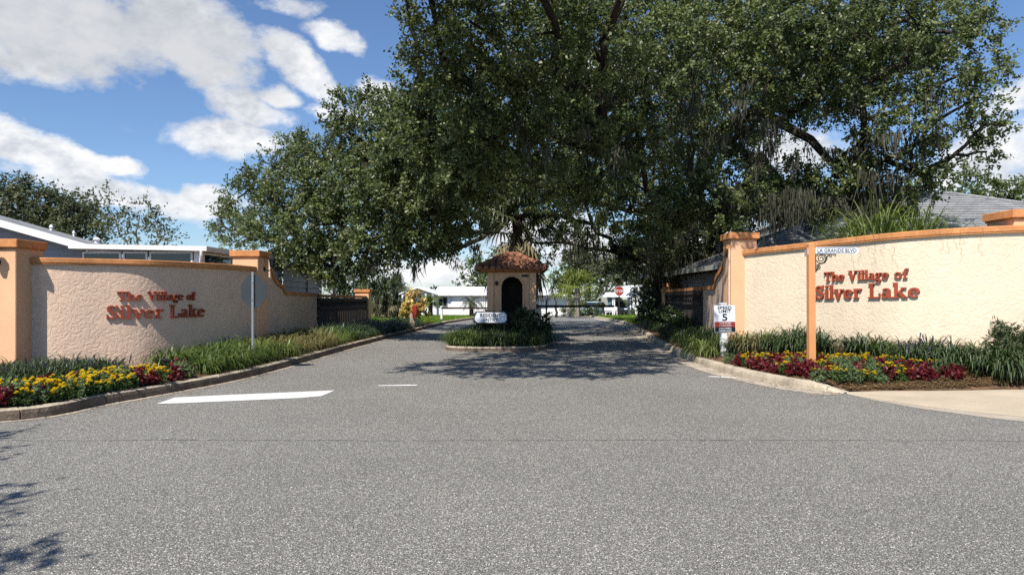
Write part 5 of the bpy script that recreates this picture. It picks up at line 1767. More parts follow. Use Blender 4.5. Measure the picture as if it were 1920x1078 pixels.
BG = 'trees rising behind the houses'
L1 = [px_lobe(*a) for a in [(-90, 400, 46, 60), (-40, 380, 46, 60), (20, 400, 46, 60), (35, 355, 46, 26), (60, 370, 46, 30), (75, 395, 46, 42), (100, 385, 46, 34), (130, 400, 46, 38), (150, 380, 46, 24), (110, 430, 46, 45), (50, 440, 46, 50), (0, 350, 46, 26), (165, 410, 46, 34), (160, 440, 46, 36)]]
tree('grey green oak with a full crown above the grey house roof', (P(60, 0, 46).x, 46, -.1), L1, 2.6, .28, 'bgleaf', BG, 'oak_tree', dens=20, L=.22, Wd=.11, twig=.8, nt=5, nl=9, shell=.25)
L2 = [px_lobe(*a) for a in [(195, 385, 44, 22), (215, 410, 44, 28), (240, 392, 44, 24), (262, 405, 44, 24), (285, 395, 44, 22), (290, 425, 44, 24), (255, 435, 44, 26), (225, 440, 44, 26), (310, 440, 44, 16), (300, 450, 44, 16), (205, 360, 44, 10), (325, 452, 44, 10)]]
tree('thin crowned oak with bare branches showing right of the fuller oak', (P(252, 0, 44).x, 44, -.05), L2, 3.2, .17, 'bgleaf', BG, 'oak_tree', bark='palebark', dens=13, L=.19, Wd=.10, twig=.75, nt=4, nl=7, shell=.2)
L3 = [px_lobe(*a) for a in [(1790, 370, 44, 40), (1830, 355, 44, 36), (1870, 365, 44, 36), (1910, 360, 44, 30), (1950, 365, 44, 40), (1840, 335, 44, 20), (1800, 395, 44, 40), (1880, 390, 44, 40), (1750, 385, 44, 30), (2000, 380, 44, 40)]]
tree('bright mid green tree showing over the right hip roof', (P(1850, 0, 44).x, 44, 0), L3, 3, .3, 'midleaf', BG, 'tree', dens=18, L=.2, Wd=.11, twig=.6, nt=5, nl=9, shell=.4)
L4 = [px_lobe(*a) for a in [(868, 530, 92, 14), (885, 515, 92, 20), (905, 500, 92, 20), (925, 505, 92, 20), (880, 495, 92, 12), (905, 525, 92, 20), (945, 515, 92, 18), (890, 480, 92, 8), (930, 480, 92, 12)]]
tree('light green tree rising behind the white roof left of the gatehouse', (P(905, 0, 92).x, 92, g(92)), L4, 1.5, .2, 'midleaf', BG, 'tree', dens=7, L=.34, Wd=.17, twig=.9, nt=5, nl=8, shell=.3)
L5 = [px_lobe(*a) for a in [(1030, 525, 62, 16), (1045, 518, 62, 18), (1055, 530, 62, 16), (1035, 540, 62, 10), (1048, 505, 62, 10)]]
tree('small round tree with a forked trunk right of the gatehouse', (P(1043, 0, 62).x, 62, g(62)), L5, 1.1, .1, 'midleaf', BG, 'tree', dens=14, L=.16, Wd=.09, twig=.4, nt=5, nl=9, shell=.3)
for lab, pxs, Zt, seed in (('dark leafy tree beyond the lane above the carport', (1135, 505, 40, 36), 90, 3), ('dark tree behind the white cottage by the fence', (1195, 510, 38, 32), 95, 4), ('dim green tree behind the bright palm', (1085, 500, 30, 34), 94, 5)):
    c = P(pxs[0], pxs[1], Zt)
    tree(lab, (c.x, Zt, g(Zt)), blob_lobes(c.x, Zt, c.z, pxs[2] / F * Zt, 2.5, pxs[3] / F * Zt, 12, .9, 1.7, seed), 1.6, .22, 'bgleaf', BG, 'tree', dens=9, L=.32, Wd=.17, twig=.7, nt=5, nl=8, shell=.3)
c = P(640, 525, 46)
tree('shaded tree behind the left fence beside the carport', (c.x, 46, g(46)), blob_lobes(c.x + .4, 46, 2.6, 1.9, 1.2, 1.1, 11, .5, .9, 8), 1.2, .16, 'shrub', BG, 'tree', dens=14, L=.18, Wd=.1, twig=.45, nt=5, nl=8, shell=.3)
# roadside tree whose shadow falls in from the left
tree('roadside tree left of the view, casting its leafy shadow on the near asphalt', (-10.3, 1.2, 0), [(-5.1, .02, 5.4, .3, .4), (-6.0, 1.35, 5.45, .25, .4), (-7.65, 3.8, 5.5, .42, .5), (-8.30, 3.9, 5.7, .6, .6), (-7.05, 2.75, 5.5, .22, .5), (-6.05, 1.15, 5.5, .42, .5), (-6.80, 1.2, 5.7, .6, .6), (-6.0, .9, 5.45, .25, .5), (-5.6, .2, 5.45, .34, .5), (-6.00, .1, 5.7, .5, .6), (-7.50, .6, 6.0, .7, .7), (-8.90, 2.4, 6.2, 1.0, .8), (-9.30, .9, 6.5, 1.2, .8), (-10.30, 2.2, 6.4, 1.2, .8), (-10.90, .6, 6.3, 1.1, .8)],
     3.4, .25, 'oakleaf', None, 'oak_tree', dens=16, L=.15, Wd=.08, twig=.5, nt=5, nl=9, shell=.3)
# far treeline, one dense mass on the horizon
q = random.Random(5)
TLn = [(x + q.uniform(-3, 3), 135 + q.uniform(-8, 8), g(135) + q.uniform(1, 2.4), q.uniform(1.6, 3.0), .9) for x in range(-150, 151, 4)]
V, t = spray(TLn, dens=2.2, L=.75, Wd=.42, twig=1.6, nt=4, nl=7, shell=.4)
tag(np_mesh('treeline', V, np.arange(len(V)).reshape(-1, 4), MT['bgleaf'], None, t), 'low dark belt of distant trees along the horizon', 'trees', kind='stuff')


# ---- palms
def blade_strip(VV, TT, pts, w, tint, side):
    """flat tapered strip along pts"""
    for k in range(len(pts) - 1):
        a, b = pts[k], pts[k + 1]
        s0, s1 = side * w[k], side * w[k + 1]
        VV.append([a - s0, a + s0, b + s1, b - s1]); TT.append(tint)


def fan(VV, TT, o, d, pet, R, n, droop, tb=.4, wd=.045):
    """palmetto fan: petiole then radiating pleats that droop at the tips"""
    d = d.normalized(); hub = o + d * pet + Vector((0, 0, -droop * pet * .35))
    blade_strip(VV, TT, [o, o.lerp(hub, .5) + Vector((0, 0, .03)), hub], [.03, .02, .015], tb * .8, d.cross(Vector((0, 0, 1))).normalized() if abs(d.z) < .98 else Vector((1, 0, 0)))
    sd = d.cross(Vector((0, 0, 1)))
    sd = sd.normalized() if sd.length > .01 else Vector((1, 0, 0))
    for k in range(n):
        a = radians(-110 + 220 * k / (n - 1))
        r = R * (1 - .3 * abs(a) / 2) * rnd.uniform(.9, 1.08)
        v = (d * cos(a) + sd * sin(a)).normalized()
        p1 = hub + v * r * .55
        p2 = hub + v * r * .85 + Vector((0, 0, -droop * r * .25)); p3 = hub + v * r * .98 + Vector((0, 0, -droop * r * .6))
        blade_strip(VV, TT, [hub, p1, p2, p3], [wd * .25, wd, wd * .6, .006], min(1, max(0, tb + rnd.gauss(0, .14))), v.cross(Vector((rnd.gauss(0, .2), rnd.gauss(0, .2), 1))).normalized())


def frond(VV, TT, o, d, L, droop, nl=16, wl=.02, ll=.4, tb=.4):
    """feather frond"""
    d = d.normalized(); p = o.copy(); v = d.copy(); pts = [p.copy()]
    for k in range(nl):
        v = (v + Vector((0, 0, -droop / nl * (1 + k / nl)))).normalized(); p = p + v * L / nl; pts.append(p.copy())
    for k in range(1, nl):
        t = k / nl
        sd = v.cross(Vector((0, 0, 1))); sd = sd.normalized() if sd.length > .01 else Vector((1, 0, 0))
        fw = (pts[k + 1] - pts[k]).normalized()
        l = ll * (1 - abs(2 * t - .9) ** 2 * .7)
        for s in (-1, 1):
            e = pts[k] + (sd * s * .8 + fw * .7 + Vector((0, 0, -.25))).normalized() * l
            blade_strip(VV, TT, [pts[k], pts[k].lerp(e, .55) + Vector((0, 0, .03)), e], [wl, wl * .9, .004], min(1, max(0, tb + rnd.gauss(0, .15))), fw)
    blade_strip(VV, TT, [pts[0], pts[nl // 2], pts[-1]], [.02, .014, .005], tb * .6, Vector((d.y, -d.x, 0)).normalized() if abs(d.z) < .99 else Vector((1, 0, 0)))


def finish(name, VV, TT, mat, parent):
    V = np.array([[tuple(p) for p in q] for q in VV], np.float32).reshape(-1, 3)
    return np_mesh(name, V, np.arange(len(V)).reshape(-1, 4), mat, parent, TT)


def fan_palm(label, base, h, r_t, n, R, mat, dead=0, group='palms around the gate', dR=None, tb=.4):
    t = thing('fan_palm', label, 'palm', base, group)
    b = Vector(base)
    mb = MB(); m = 9
    mb.tube([b + Vector((.04 * sin(k), .03 * cos(k * 2), h * k / m)) for k in range(m + 1)], [r_t * (1.15 if k == 0 else 1 + .06 * (k % 2)) for k in range(m + 1)], 10)
    mb.build('trunk', MT['palebark'] if mat == 'palmbright' else MT['bark'], t)
    VV, TT = [], []; top = b + Vector((0, 0, h))
    for k in range(n):
        a = k * 2.39996; e = radians(rnd.uniform(-25, 80) if k > n * .3 else rnd.uniform(40, 85))
        d = Vector((cos(a) * cos(e), sin(a) * cos(e), sin(e)))
        fan(VV, TT, top, d, R * rnd.uniform(.5, .9), R * .62, 15, rnd.uniform(.5, 1.2), tb)
    finish('crown', VV, TT, MT[mat], t)
    if dead:
        VV, TT = [], []
        for k in range(dead):
            a = k * 2.39996; e = radians(rnd.uniform(-85, -45))
            d = Vector((cos(a) * cos(e), sin(a) * cos(e), sin(e)))
            fan(VV, TT, top + Vector((0, 0, -.1 - .3 * rnd.random())), d, (dR or R) * rnd.uniform(.4, .9), (dR or R) * .6, 12, 1.4, .45)
        finish('dead_skirt', VV, TT, MT['deadpalm'], t)
    return t


fan_palm('tall cabbage palm with a hanging skirt of dry fronds behind the gatehouse', (.15, 25.3, .12), 4.0, .17, 26, 1.15, 'palm', 90, dR=1.35)
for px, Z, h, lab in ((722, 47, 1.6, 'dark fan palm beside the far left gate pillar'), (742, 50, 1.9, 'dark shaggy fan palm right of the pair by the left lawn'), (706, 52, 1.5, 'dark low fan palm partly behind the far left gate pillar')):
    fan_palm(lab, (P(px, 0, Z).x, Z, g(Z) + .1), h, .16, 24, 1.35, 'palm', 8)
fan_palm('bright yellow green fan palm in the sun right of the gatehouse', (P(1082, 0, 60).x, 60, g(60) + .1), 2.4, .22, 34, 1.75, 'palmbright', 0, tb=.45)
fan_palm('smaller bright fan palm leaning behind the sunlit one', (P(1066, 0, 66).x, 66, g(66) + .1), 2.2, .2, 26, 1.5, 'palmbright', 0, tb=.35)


def sago(label, base, h, n, L, mat='palm'):
    t = thing('sago_palm', label, 'palm', base, 'feather palms on the lawn')
    b = Vector(base)
    MB().tube([b, b + Vector((0, 0, h * .5)), b + Vector((0, 0, h))], [.2, .17, .19], 9).build('trunk', MT['bark'], t)
    VV, TT = [], []
    for k in range(n):
        a = k * 2.39996; e = radians(rnd.uniform(5, 70))
        frond(VV, TT, b + Vector((0, 0, h)), Vector((cos(a) * cos(e), sin(a) * cos(e), sin(e))), L * rnd.uniform(.8, 1.1), 1.3, 12, .03, .3)
    finish('crown', VV, TT, MT[mat], t)
sago('dark trunked feather palm against the white garage wall', (P(884, 0, 58).x, 58, g(58) + .1), 1.15, 26, 1.25)
sago('feather palm with yellowish fronds in front of the white porch', (P(807, 0, 56).x, 56, g(56) + .1), 1.1, 26, 1.35, 'midleaf' if False else 'palmbright')


# ---- shrubs
def shrub(label, base, lobes, mat, group=None, name='shrub', **kw):
    t = thing(name, label, 'shrub', base, group)
    b = Vector(base); mb = MB()
    for l in lobes[:5]:
        mb.tube([b, Vector(l[:3])], [.03, .012], 5)
    mb.build('stem', MT['bark'], t)
    crown(lobes, MT[mat], t, 'foliage', **kw)
    return t


p = G(772, 601, .14)
shrub('yellow and red leaved croton on the sunlit lawn behind the reader post', p, blob_lobes(p.x - .1, p.y, p.z + .75, .95, .6, .5, 9, .28, .5, 2), 'croton', dens=40, L=.28, Wd=.12, twig=.3, nt=4, nl=6, shell=.3)
p = on_bed(1898, 698, BR)
shrub('dark needle leaved shrub at the right end of the cream wall', (p.x, p.y, p.z), [px_lobe(x, y, p.y + .3, r) for x, y, r in ((1875, 622, 16), (1895, 630, 26), (1915, 625, 24), (1885, 650, 26), (1910, 660, 32), (1935, 640, 30), (1870, 640, 14), (1900, 680, 26))], 'shrub', dens=420, L=.075, Wd=.016, twig=.16, nt=5, nl=10, shell=.35)
# shrubs shading the foot of the right fence and behind
SG = 'dark shrubs along the right fence'
for i, (x, y, r) in enumerate(((5.55, 24.5, .42), (5.7, 26.2, .5), (5.95, 28.0, .5), (6.15, 29.8, .5), (6.3, 31.5, .5), (6.6, 33.8, .6), (5.3, 23.2, .4))):
    z = bed_z(x, y, BR)
    shrub('dark evergreen shrub in the shaded row at the foot of the right fence', (x, y, z), blob_lobes(x, y, z + r * .75, r * .6, r * .6, r * .5, 5, r * .4, r * .62, 20 + i), 'shrub', SG, dens=130, L=.09, Wd=.045, twig=.2, nt=4, nl=8, shell=.5)
for i, (px, py, Z, r) in enumerate(((1205, 560, 40, .8), (1216, 590, 38, .9), (1190, 606, 38, .35))):
    c = P(px, py, Z)
    shrub(('tall dark bush left of the far right gate pillar', 'dark bush in front of the far right gate pillar', 'low dark bush on the edge of the right lawn')[i], (c.x, Z, g(Z)), blob_lobes(c.x, Z, c.z, r * .7, r * .6, r * .9, 7, r * .4, r * .6, 30 + i), 'shrub', None, dens=70, L=.12, Wd=.06, twig=.25, nt=4, nl=8, shell=.45)
# gatehouse plants: shrubs either side of the arch
for i, (x, y, r, lab) in enumerate(((-.62, 22.3, .42, 'dark shrub under the left side of the gatehouse arch'), (.05, 22.2, .46, 'dark shrub centred below the gatehouse arch'), (.66, 22.2, .42, 'dark shrub at the right corner of the gatehouse'), (.35, 21.5, .36, 'dark low shrub right of the entry sign'))):
    shrub(lab, (x, y, .12), blob_lobes(x, y, .12 + r * 1.15, r * .8, r * .6, r * .7, 6, r * .5, r * .75, 40 + i), 'shrub', None, dens=150, L=.085, Wd=.042, twig=.18, nt=4, nl=8, shell=.5)
# hedges beside the far lawn
for i, (px, Z, n) in enumerate(((735, 66, 9), (1105, 72, 6))):
    x = P(px, 0, Z).x
    shrub(('low mixed hedge behind the left lawn', 'low green bush before the far drive')[i], (x, Z, g(Z)), [(x + (k - n / 2) * .5, Z + rnd.uniform(-.3, .3), g(Z) + .45 + rnd.uniform(0, .3), rnd.uniform(.4, .65), .9) for k in range(n)], 'midleaf' if i else 'bgleaf', None, dens=40, L=.17, Wd=.09, twig=.3, nt=4, nl=7, shell=.4)
for i, (px, py, r) in enumerate(((1058, 585, .45), (1205, 582, .5), (1186, 585, .4), (1240, 580, .5))):
    c = P(px, py, 70)
    shrub(('yellow green bush by the white garage', 'leafy bush under the cottage window', 'small bush left of the cottage window', 'bush at the right side of the cottage')[i], (c.x, 70, g(70)), blob_lobes(c.x, 70, g(70) + r * .9, r, r * .6, r * .6, 5, r * .45, r * .7, 60 + i), 'midleaf', None, dens=60, L=.14, Wd=.07, twig=.25, nt=4, nl=7, shell=.4)


# ---- strappy lily grass
def clump_mesh(name, n, L, w, mat, spread=.16, spikes=0, droop=1.9, seed=1, el_m=66, late=False):
    q = np.random.default_rng(seed)
    a = q.uniform(0, 2 * pi, n); r = spread * np.sqrt(q.uniform(0, 1, n))
    o = np.stack([np.cos(a) * r, np.sin(a) * r, np.zeros(n)], 1)
    b = a + q.normal(0, .5, n); el0 = np.radians(np.clip(q.normal(el_m, 14 if el_m < 70 else 7, n), 25, 89))
    ln = L * q.uniform(.6, 1.15, n)
    VV, TT = [], []
    dirh = np.stack([np.cos(b), np.sin(b), np.zeros(n)], 1); sd = np.stack([-np.sin(b), np.cos(b), np.zeros(n)], 1)
    p = o; el = el0; segs = 9 if late else 5; tb = np.clip(q.normal(.45, .2, n), 0, 1)
    ww = [w] * 4 + [w * .95, w * .9, w * .8, w * .65, w * .45, w * .08] if late else [w * .7, w, w * .95, w * .75, w * .5, w * .08]
    dr = droop * q.uniform(.6, 1.4, n)
    for k in range(segs):
        d = dirh * np.cos(el)[:, None] + np.array([0, 0, 1]) * np.sin(el)[:, None]
        nx = p + d * (ln / segs)[:, None]
        VV.append(np.stack([p - sd * ww[k], p + sd * ww[k], nx + sd * ww[k + 1], nx - sd * ww[k + 1]], 1)); TT.append(np.clip(tb + .07 * (k - 2), 0, 1))
        p = nx; el = el - (dr * ((k + 1) / segs) ** 4 * .75 if late else dr * (k + 1) / segs * .62)
    V = np.concatenate(VV).reshape(-1, 3); T = np.concatenate(TT)
    o_ = np_mesh(name, V, np.arange(len(V)).reshape(-1, 4), mat, None, T)
    return o_


def spike_mesh(name, n, h, mat, seed):
    q = np.random.default_rng(seed); VV = []
    for _ in range(n):
        a = q.uniform(0, 2 * pi); r = 0.0; x, y = cos(a) * r, sin(a) * r
        lean = q.normal(0, .06, 2)
        for k in range(7):
            z = h * (.6 + .4 * k / 7)
            c = np.array([x + lean[0] * z / h, y + lean[1] * z / h, z])
            for j in range(3):
                t = q.uniform(0, pi); u = np.array([cos(t), sin(t), q.normal(0, .5)]) * .014
                v = np.array([0, 0, .02])
                VV.append(np.stack([c - u, c - v, c + u, c + v]))
    V = np.concatenate(VV)
    return np_mesh(name, V, np.arange(len(V)).reshape(-1, 4), mat, None, q.uniform(0, 1, len(V) // 4))


PROTO = {}
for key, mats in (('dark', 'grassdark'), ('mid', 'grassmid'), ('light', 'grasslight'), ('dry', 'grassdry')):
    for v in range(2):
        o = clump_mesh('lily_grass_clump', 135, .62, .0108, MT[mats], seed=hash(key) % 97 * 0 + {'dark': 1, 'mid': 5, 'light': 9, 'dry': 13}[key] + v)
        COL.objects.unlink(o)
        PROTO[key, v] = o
SP = spike_mesh('flower_spike', 1, .36, MT['spike'], 3); COL.objects.unlink(SP)


def clump(key, x, y, z, s, label, group, spikes=False):
    o = PROTO[key, rnd.randint(0, 1)].copy(); COL.objects.link(o)
    o.name = 'lily_grass_clump'
    o.location = (x, y, z - .02); o.rotation_euler = (rnd.gauss(0, .05), rnd.gauss(0, .05), rnd.uniform(0, 6.28)); o.scale = (s * rnd.uniform(1.15, 1.4), s * rnd.uniform(1.15, 1.4), s * rnd.uniform(1.2, 1.45))
    tag(o, label, 'plant', group)
    if spikes:
        for _ in range(5):
            c = SP.copy(); COL.objects.link(c); c.parent = o
            c.location = (rnd.gauss(0, .1), rnd.gauss(-.03, .1), rnd.uniform(-.04, .06)); c.rotation_euler = (rnd.gauss(0, .15), rnd.gauss(0, .15), rnd.uniform(0, 6))
    return o


# left, in front of the curved wall: dark clumps with purple spikes
for row, (y0, x0, x1, n) in enumerate(((12.75, -8.75, -7.05, 7), (12.3, -8.7, -6.75, 8), (11.85, -8.6, -6.6, 8))):
    for k in range(n):
        x = x0 + (x1 - x0) * k / (n - 1) + rnd.uniform(-.06, .06); y = y0 + rnd.uniform(-.08, .08)
        clump('dark', x, y, bed_z(x, y, BL), .72 if row < 2 else .62, 'dark lily grass clump in the bed before the sunlit left wall', 'lily grass before the left wall', row == 2 or (row == 1 and k % 2))
# left, the long hedge between kerb and wall
def off_kerb(line, nrm, y, o):
    p, n = min(zip(line, nrm), key=lambda q: abs(q[0].y - y) if q[0].x > -6 else 99)
    return p.x + n.x * o, p.y + n.y * o
y = 12.8
while y < 33:
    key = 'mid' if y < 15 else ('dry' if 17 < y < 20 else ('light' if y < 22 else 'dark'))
    lab = {'mid': 'green lily grass clump at the near end of the long hedge along the left kerb', 'dry': 'yellowing lily grass clump in the sunlit middle of the left kerb hedge', 'light': 'pale sunlit lily grass clump in the left kerb hedge', 'dark': 'shaded lily grass clump in the far left hedge before the picket fence'}[key]
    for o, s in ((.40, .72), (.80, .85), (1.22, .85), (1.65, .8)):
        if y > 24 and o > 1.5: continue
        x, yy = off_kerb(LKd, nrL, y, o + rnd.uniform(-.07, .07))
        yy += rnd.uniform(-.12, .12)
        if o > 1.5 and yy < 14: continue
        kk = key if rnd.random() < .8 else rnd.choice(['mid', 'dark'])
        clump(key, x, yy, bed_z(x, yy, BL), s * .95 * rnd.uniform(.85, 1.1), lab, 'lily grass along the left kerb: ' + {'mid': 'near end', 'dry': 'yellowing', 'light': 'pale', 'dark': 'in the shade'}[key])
    y += .42 if y < 20 else .6
# right
def clump_px(key, px, py, s, label, group, spikes=False):
    p = on_bed(px, py, BR)
    if p is not None: clump(key, p.x, p.y, p.z, s, label, group, spikes)
for px, py, s in ((1300, 660, .75), (1318, 668, .8), (1338, 668, .7), (1290, 648, .75), (1312, 655, .75), (1332, 655, .7), (1278, 640, .7), (1350, 660, .7)):
    clump_px('light', px, py, s, 'pale green lily grass clump left of the speed limit sign', 'pale lily grass by the speed limit sign')
for px, py, s, key in ((1378, 662, .75, 'dark'), (1400, 660, .8, 'dry'), (1424, 660, .8, 'dry'), (1450, 660, .85, 'dark'), (1472, 660, .9, 'dark'), (1496, 660, .9, 'dark'), (1520, 660, .9, 'dark'), (1540, 664, .8, 'dark'), (1390, 650, .75, 'mid'), (1440, 648, .8, 'mid'), (1485, 648, .85, 'dark'), (1510, 650, .85, 'dark')):
    clump_px(key, px, py, s, {'dark': 'dark lily grass clump below the cream wall beside the orange post', 'dry': 'straw tinged lily grass clump below the cream wall', 'mid': 'mid green lily grass clump at the foot of the cream wall'}[key], 'lily grass below the cream wall: ' + key)
for px, py, s, key in ((1600, 662, .75, 'dark'), (1622, 664, .8, 'dark'), (1648, 664, .7, 'mid'), (1668, 668, .6, 'mid'), (1700, 675, .7, 'dark'), (1725, 680, .72, 'dark'), (1752, 686, .75, 'dark'), (1780, 690, .8, 'dark'), (1806, 690, .8, 'dark'), (1700, 664, .6, 'dark'), (1740, 668, .7, 'dark'), (1785, 674, .75, 'dark'), (1830, 680, .75, 'mid'), (1826, 692, .7, 'dark')):
    clump_px(key, px, py, s, 'dark lily grass clump below the lettering on the right' if key == 'dark' else 'lighter lily grass clump among the dark ones below the lettering', 'lily grass below the right lettering: ' + key, key == 'dark' and 1690 < px < 1760)
for px, py, s in ((1868, 704, .9), (1890, 708, 1.0), (1912, 706, 1.0), (1935, 704, 1.0), (1880, 694, .8), (1855, 694, .75)):
    clump_px('dark', px, py, s, 'large arching lily grass clump at the right edge by the sidewalk', 'arching lily grass by the sidewalk')
# island
for row, (yy, xa, xb, n) in enumerate(((20.0, -1.35, .45, 6), (20.5, -1.55, .75, 8), (21.1, -1.6, .85, 8), (21.8, -1.55, .9, 8), (22.6, -1.5, -.85, 3), (22.7, .9, 1.0, 2), (24, -1.45, -.9, 3), (25.5, -1.4, 1.0, 6), (27.2, -1.4, 1.1, 6))):
    for k in range(n):
        x = xa + (xb - xa) * k / max(1, n - 1) + rnd.uniform(-.06, .06); y = yy + rnd.uniform(-.1, .1)
        key = 'mid' if x < -1.0 else 'dark'
        clump(key, x, y, .11, .8, 'green lily grass clump at the left tip of the island' if key == 'mid' else 'dark lily grass clump covering the island before the gatehouse', 'lily grass on the island: ' + key)
for k in range(14):
    y = 22.5 + k * .75
    x, yy = off_kerb(RKd, nrR, y, rnd.uniform(.45, .7)); z = bed_z(x, yy, BR)
    clump('dark', x, yy, z, .7, 'shaded lily grass clump along the kerb below the right picket fence', 'shaded lily grass along the right kerb')
for k, (x, y) in enumerate(((4.9, 18.6), (5.0, 19.6), (4.8, 20.6), (5.0, 21.5), (4.9, 17.9))):
    clump('dark', x, y, bed_z(x, y, BR), .8, 'shaded lily grass clump at the foot of the scrolled wall on the right', 'lily grass below the right scroll')

# fountain grass rising over the right wall
FG = []
for v in range(2):
    o = clump_mesh('fountain_grass', 300, 2.9, .017, MT['grasslight'] if v == 0 else MT['grassmid'], spread=.2, droop=1.9, el_m=83, late=True, seed=40 + v); COL.objects.unlink(o); FG.append(o)
gl = ['tall arching fountain grass peeking over the wall, leftmost tuft', 'tall fountain grass over the wall with pale blades, second tuft from the left', 'tallest fountain grass tuft above the wall', 'fountain grass tuft just right of the tallest one', 'short fountain grass tuft nearest the right wall pillar', 'fountain grass tuft between the tallest and the pillar']
for i, (px, Z, s, v) in enumerate(((1640, 15.4, .93, 1), (1672, 15.2, .98, 0), (1700, 15.0, 1.16, 0), (1718, 14.8, 1.05, 1), (1795, 14.8, 1.1, 1), (1762, 14.9, 1.08, 0))):
    o = FG[v].copy(); COL.objects.link(o); o.name = 'fountain_grass'
    o.location = ((px - CX) / F * Z, Z, 1.72); o.rotation_euler = (0, 0, rnd.uniform(0, 6)); o.scale = (s * .9, s * .9, s)
    o.location.z = .46; o.location.y += 1.3
    tag(o, gl[i], 'grass', 'fountain grass above the right wall')
# dry runners hanging down the right wall
rn = thing('hanging_runner', 'thin dry runners trailing down the face of the cream wall', 'vine', (7.4, 13.7, 2.3))
for px in (1598, 1612, 1626, 1640, 1652, 1676, 1760, 1772, 1784, 1800, 1806, 1836):
    s_ = RL.at_px(px); p, n = RL.at(s_); zt = topR(p) + .13
    L = rnd.uniform(.25, .75); pts = []
    for k in range(9):
        t = k / 8
        q, n = RL.at(min(RL.d[-1], max(0, s_ + .025 * sin(t * 3 + px) + rnd.uniform(-.006, .006) + t * rnd.uniform(-.05, .1))))
        off = .07 if k < 3 else .03
        pts.append((q.x + n.x * off, q.y + n.y * off, zt + .02 - L * t * (1 if k else 0)))
    MB().tube(pts, [.0017] * 8 + [.001], 4).build('strand', MT['palebark'], rn)


# ---- bedding plants
def flower_plant(kind, seed):
    q = np.random.default_rng(seed); r2 = random.Random(seed)
    if kind == 'marigold':
        V, t = spray([(0, 0, .10, .12, .8), (.06, .03, .12, .09, .8), (-.05, .04, .11, .09, .8)], dens=1500, L=.045, Wd=.022, twig=.06, nt=3, nl=4, shell=.4, r_=q)
        f = np_mesh('foliage', V, np.arange(len(V)).reshape(-1, 4), MT['marileaf'], None, t)
        VV, TT = [], []
        for _ in range(r2.randint(7, 11)):
            a, r = r2.uniform(0, 6.28), .14 * sqrt(r2.random()); c = Vector((cos(a) * r, sin(a) * r, .19 + r2.uniform(-.01, .05) - r * .25))
            tb = r2.uniform(.2, .9)
            for layer, (rr, zz) in enumerate(((.030, 0), (.024, .011), (.015, .018))):
                m = 8
                for j in range(m):
                    b = 6.283 * j / m + layer * .4
                    u = Vector((cos(b), sin(b), .25 + layer * .35)).normalized(); s = Vector((-sin(b), cos(b), 0))
                    c2 = c + Vector((0, 0, zz))
                    VV.append([c2 + s * .004 - u * .004, c2 + u * rr + s * rr * .42, c2 + u * rr * 1.05 - s * rr * .42, c2 - s * .004 - u * .004]); TT.append(min(1, max(0, tb + r2.gauss(0, .1))))
        b = finish('blossom', VV, TT, MT['yellow'], None)
        parts = [f, b]
    elif kind == 'red':
        V, t = spray([(0, 0, .09, .10, 1.0), (.05, .02, .14, .07, 1.2), (-.04, .03, .13, .07, 1.2)], dens=1100, L=.075, Wd=.040, twig=.07, nt=3, nl=4, shell=.3, droop=-.3, r_=q)
        parts = [np_mesh('foliage', V, np.arange(len(V)).reshape(-1, 4), MT['redleaf'], None, t)]
    else:
        V, t = spray([(0, 0, .11, .13, .8), (.05, .05, .13, .09, .8)], dens=1500, L=.06, Wd=.022, twig=.09, nt=3, nl=4, shell=.4, droop=-.2, r_=q)
        parts = [np_mesh('foliage', V, np.arange(len(V)).reshape(-1, 4), MT['silverleaf'], None, t)]
    for o in parts: COL.objects.unlink(o)
    return parts


FP = {k: [flower_plant(k, 100 + i + 10 * j) for i in range(3)] for j, k in enumerate(('marigold', 'red', 'silver'))}
NM = {'marigold': 'marigold_plant', 'red': 'crimson_plant', 'silver': 'silver_plant'}


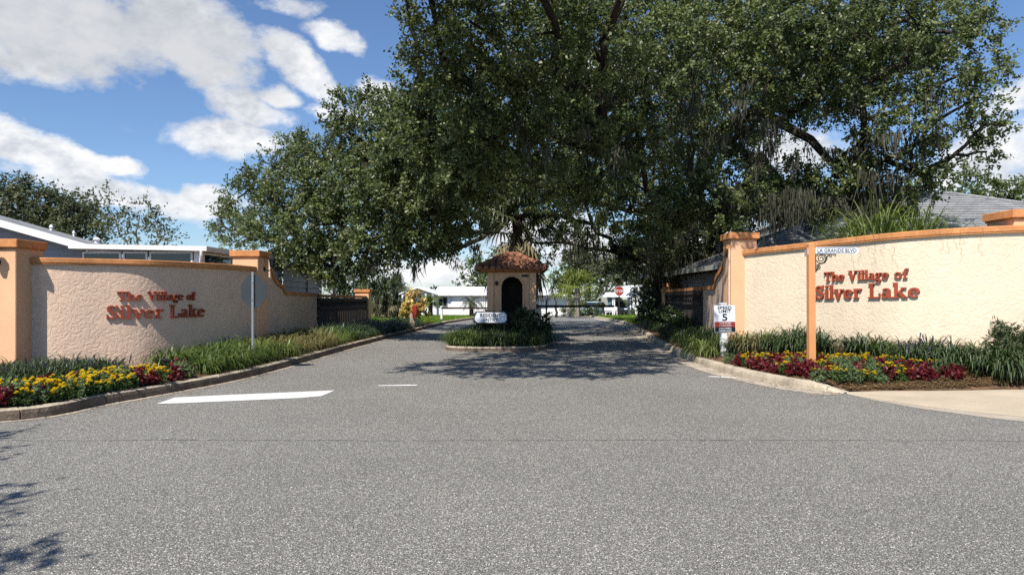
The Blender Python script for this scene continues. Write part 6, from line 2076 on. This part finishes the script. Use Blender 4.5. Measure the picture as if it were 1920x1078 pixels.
def bed_plant(kind, p, s, label, group):
    t = thing(NM[kind], label, 'flower', p, group)
    t.rotation_euler = (0, 0, rnd.uniform(0, 6.28)); t.scale = (s, s, s * rnd.uniform(.85, 1.15))
    for o in rnd.choice(FP[kind]):
        c = o.copy(); COL.objects.link(c); c.parent = t
    return t


def scatter(poly, n, tree_, mind, zones, where, sz):
    got = []
    for p in poly_pts(poly, n * 30, tree_):
        if where[0] == 'l' and abs(p.x / p.y - SPOT.x / SPOT.y) < .013 and p.y > SPOT.y - .75: continue
        if all((p - q).length > mind for q in got):
            got.append(p)
            k = zones(p)
            if k is None: continue
            bed_plant(k, p, sz * rnd.uniform(.85, 1.2), {'marigold': 'yellow marigold plant in flower in the %s bed' % where, 'red': 'crimson leaved bedding plant in the %s bed' % where, 'silver': 'grey green bedding plant in the %s bed' % where}[k], {'marigold': 'marigolds', 'red': 'crimson bedding plants', 'silver': 'grey green bedding plants'}[k] + ' in the %s bed' % where)
        if len(got) >= n: break
    return len(got)


def zl(p):
    px = CX + p.x / p.y * F; u = rnd.random()
    if px < 40 and u < .2: return 'red'
    if 235 < px < 265 or 270 < px < 285 or px > 318: return 'red' if u < .4 else ('marigold' if u < .8 else 'silver')
    if 215 < px < 245: return 'silver' if u < .7 else 'marigold'
    return 'marigold' if u < .66 else ('silver' if u < .86 else 'red')
scatter([(-60, 760), (0, 746), (60, 739), (200, 721), (335, 700), (356, 708), (280, 727), (140, 750), (0, 768), (-60, 775)], 115, BL, .125, zl, 'left roadside', .9)


def zr(p):
    px = CX + p.x / p.y * F; py = HZ - (p.z - EYE) / p.y * F; u = rnd.random()
    fr_ = (py - 678) / 36
    if px < 1372: return 'red' if u < .6 else 'silver'
    if px < 1530: return ('marigold' if u < .75 else 'red') if fr_ < .42 else ('red' if u < .74 else ('marigold' if u < .86 else 'silver'))
    if px < 1720: return ('marigold' if u < .8 else 'red') if fr_ < .45 else ('silver' if u < .3 else ('red' if u < .6 else 'marigold'))
    return 'red' if u < .5 else ('silver' if u < .8 else 'marigold')
scatter([(1345, 680), (1400, 681), (1520, 681), (1640, 686), (1720, 695), (1800, 706), (1790, 712), (1700, 718), (1600, 722), (1560, 718), (1460, 706), (1370, 690), (1340, 684)], 135, BR, .12, zr, 'right roadside', .85)
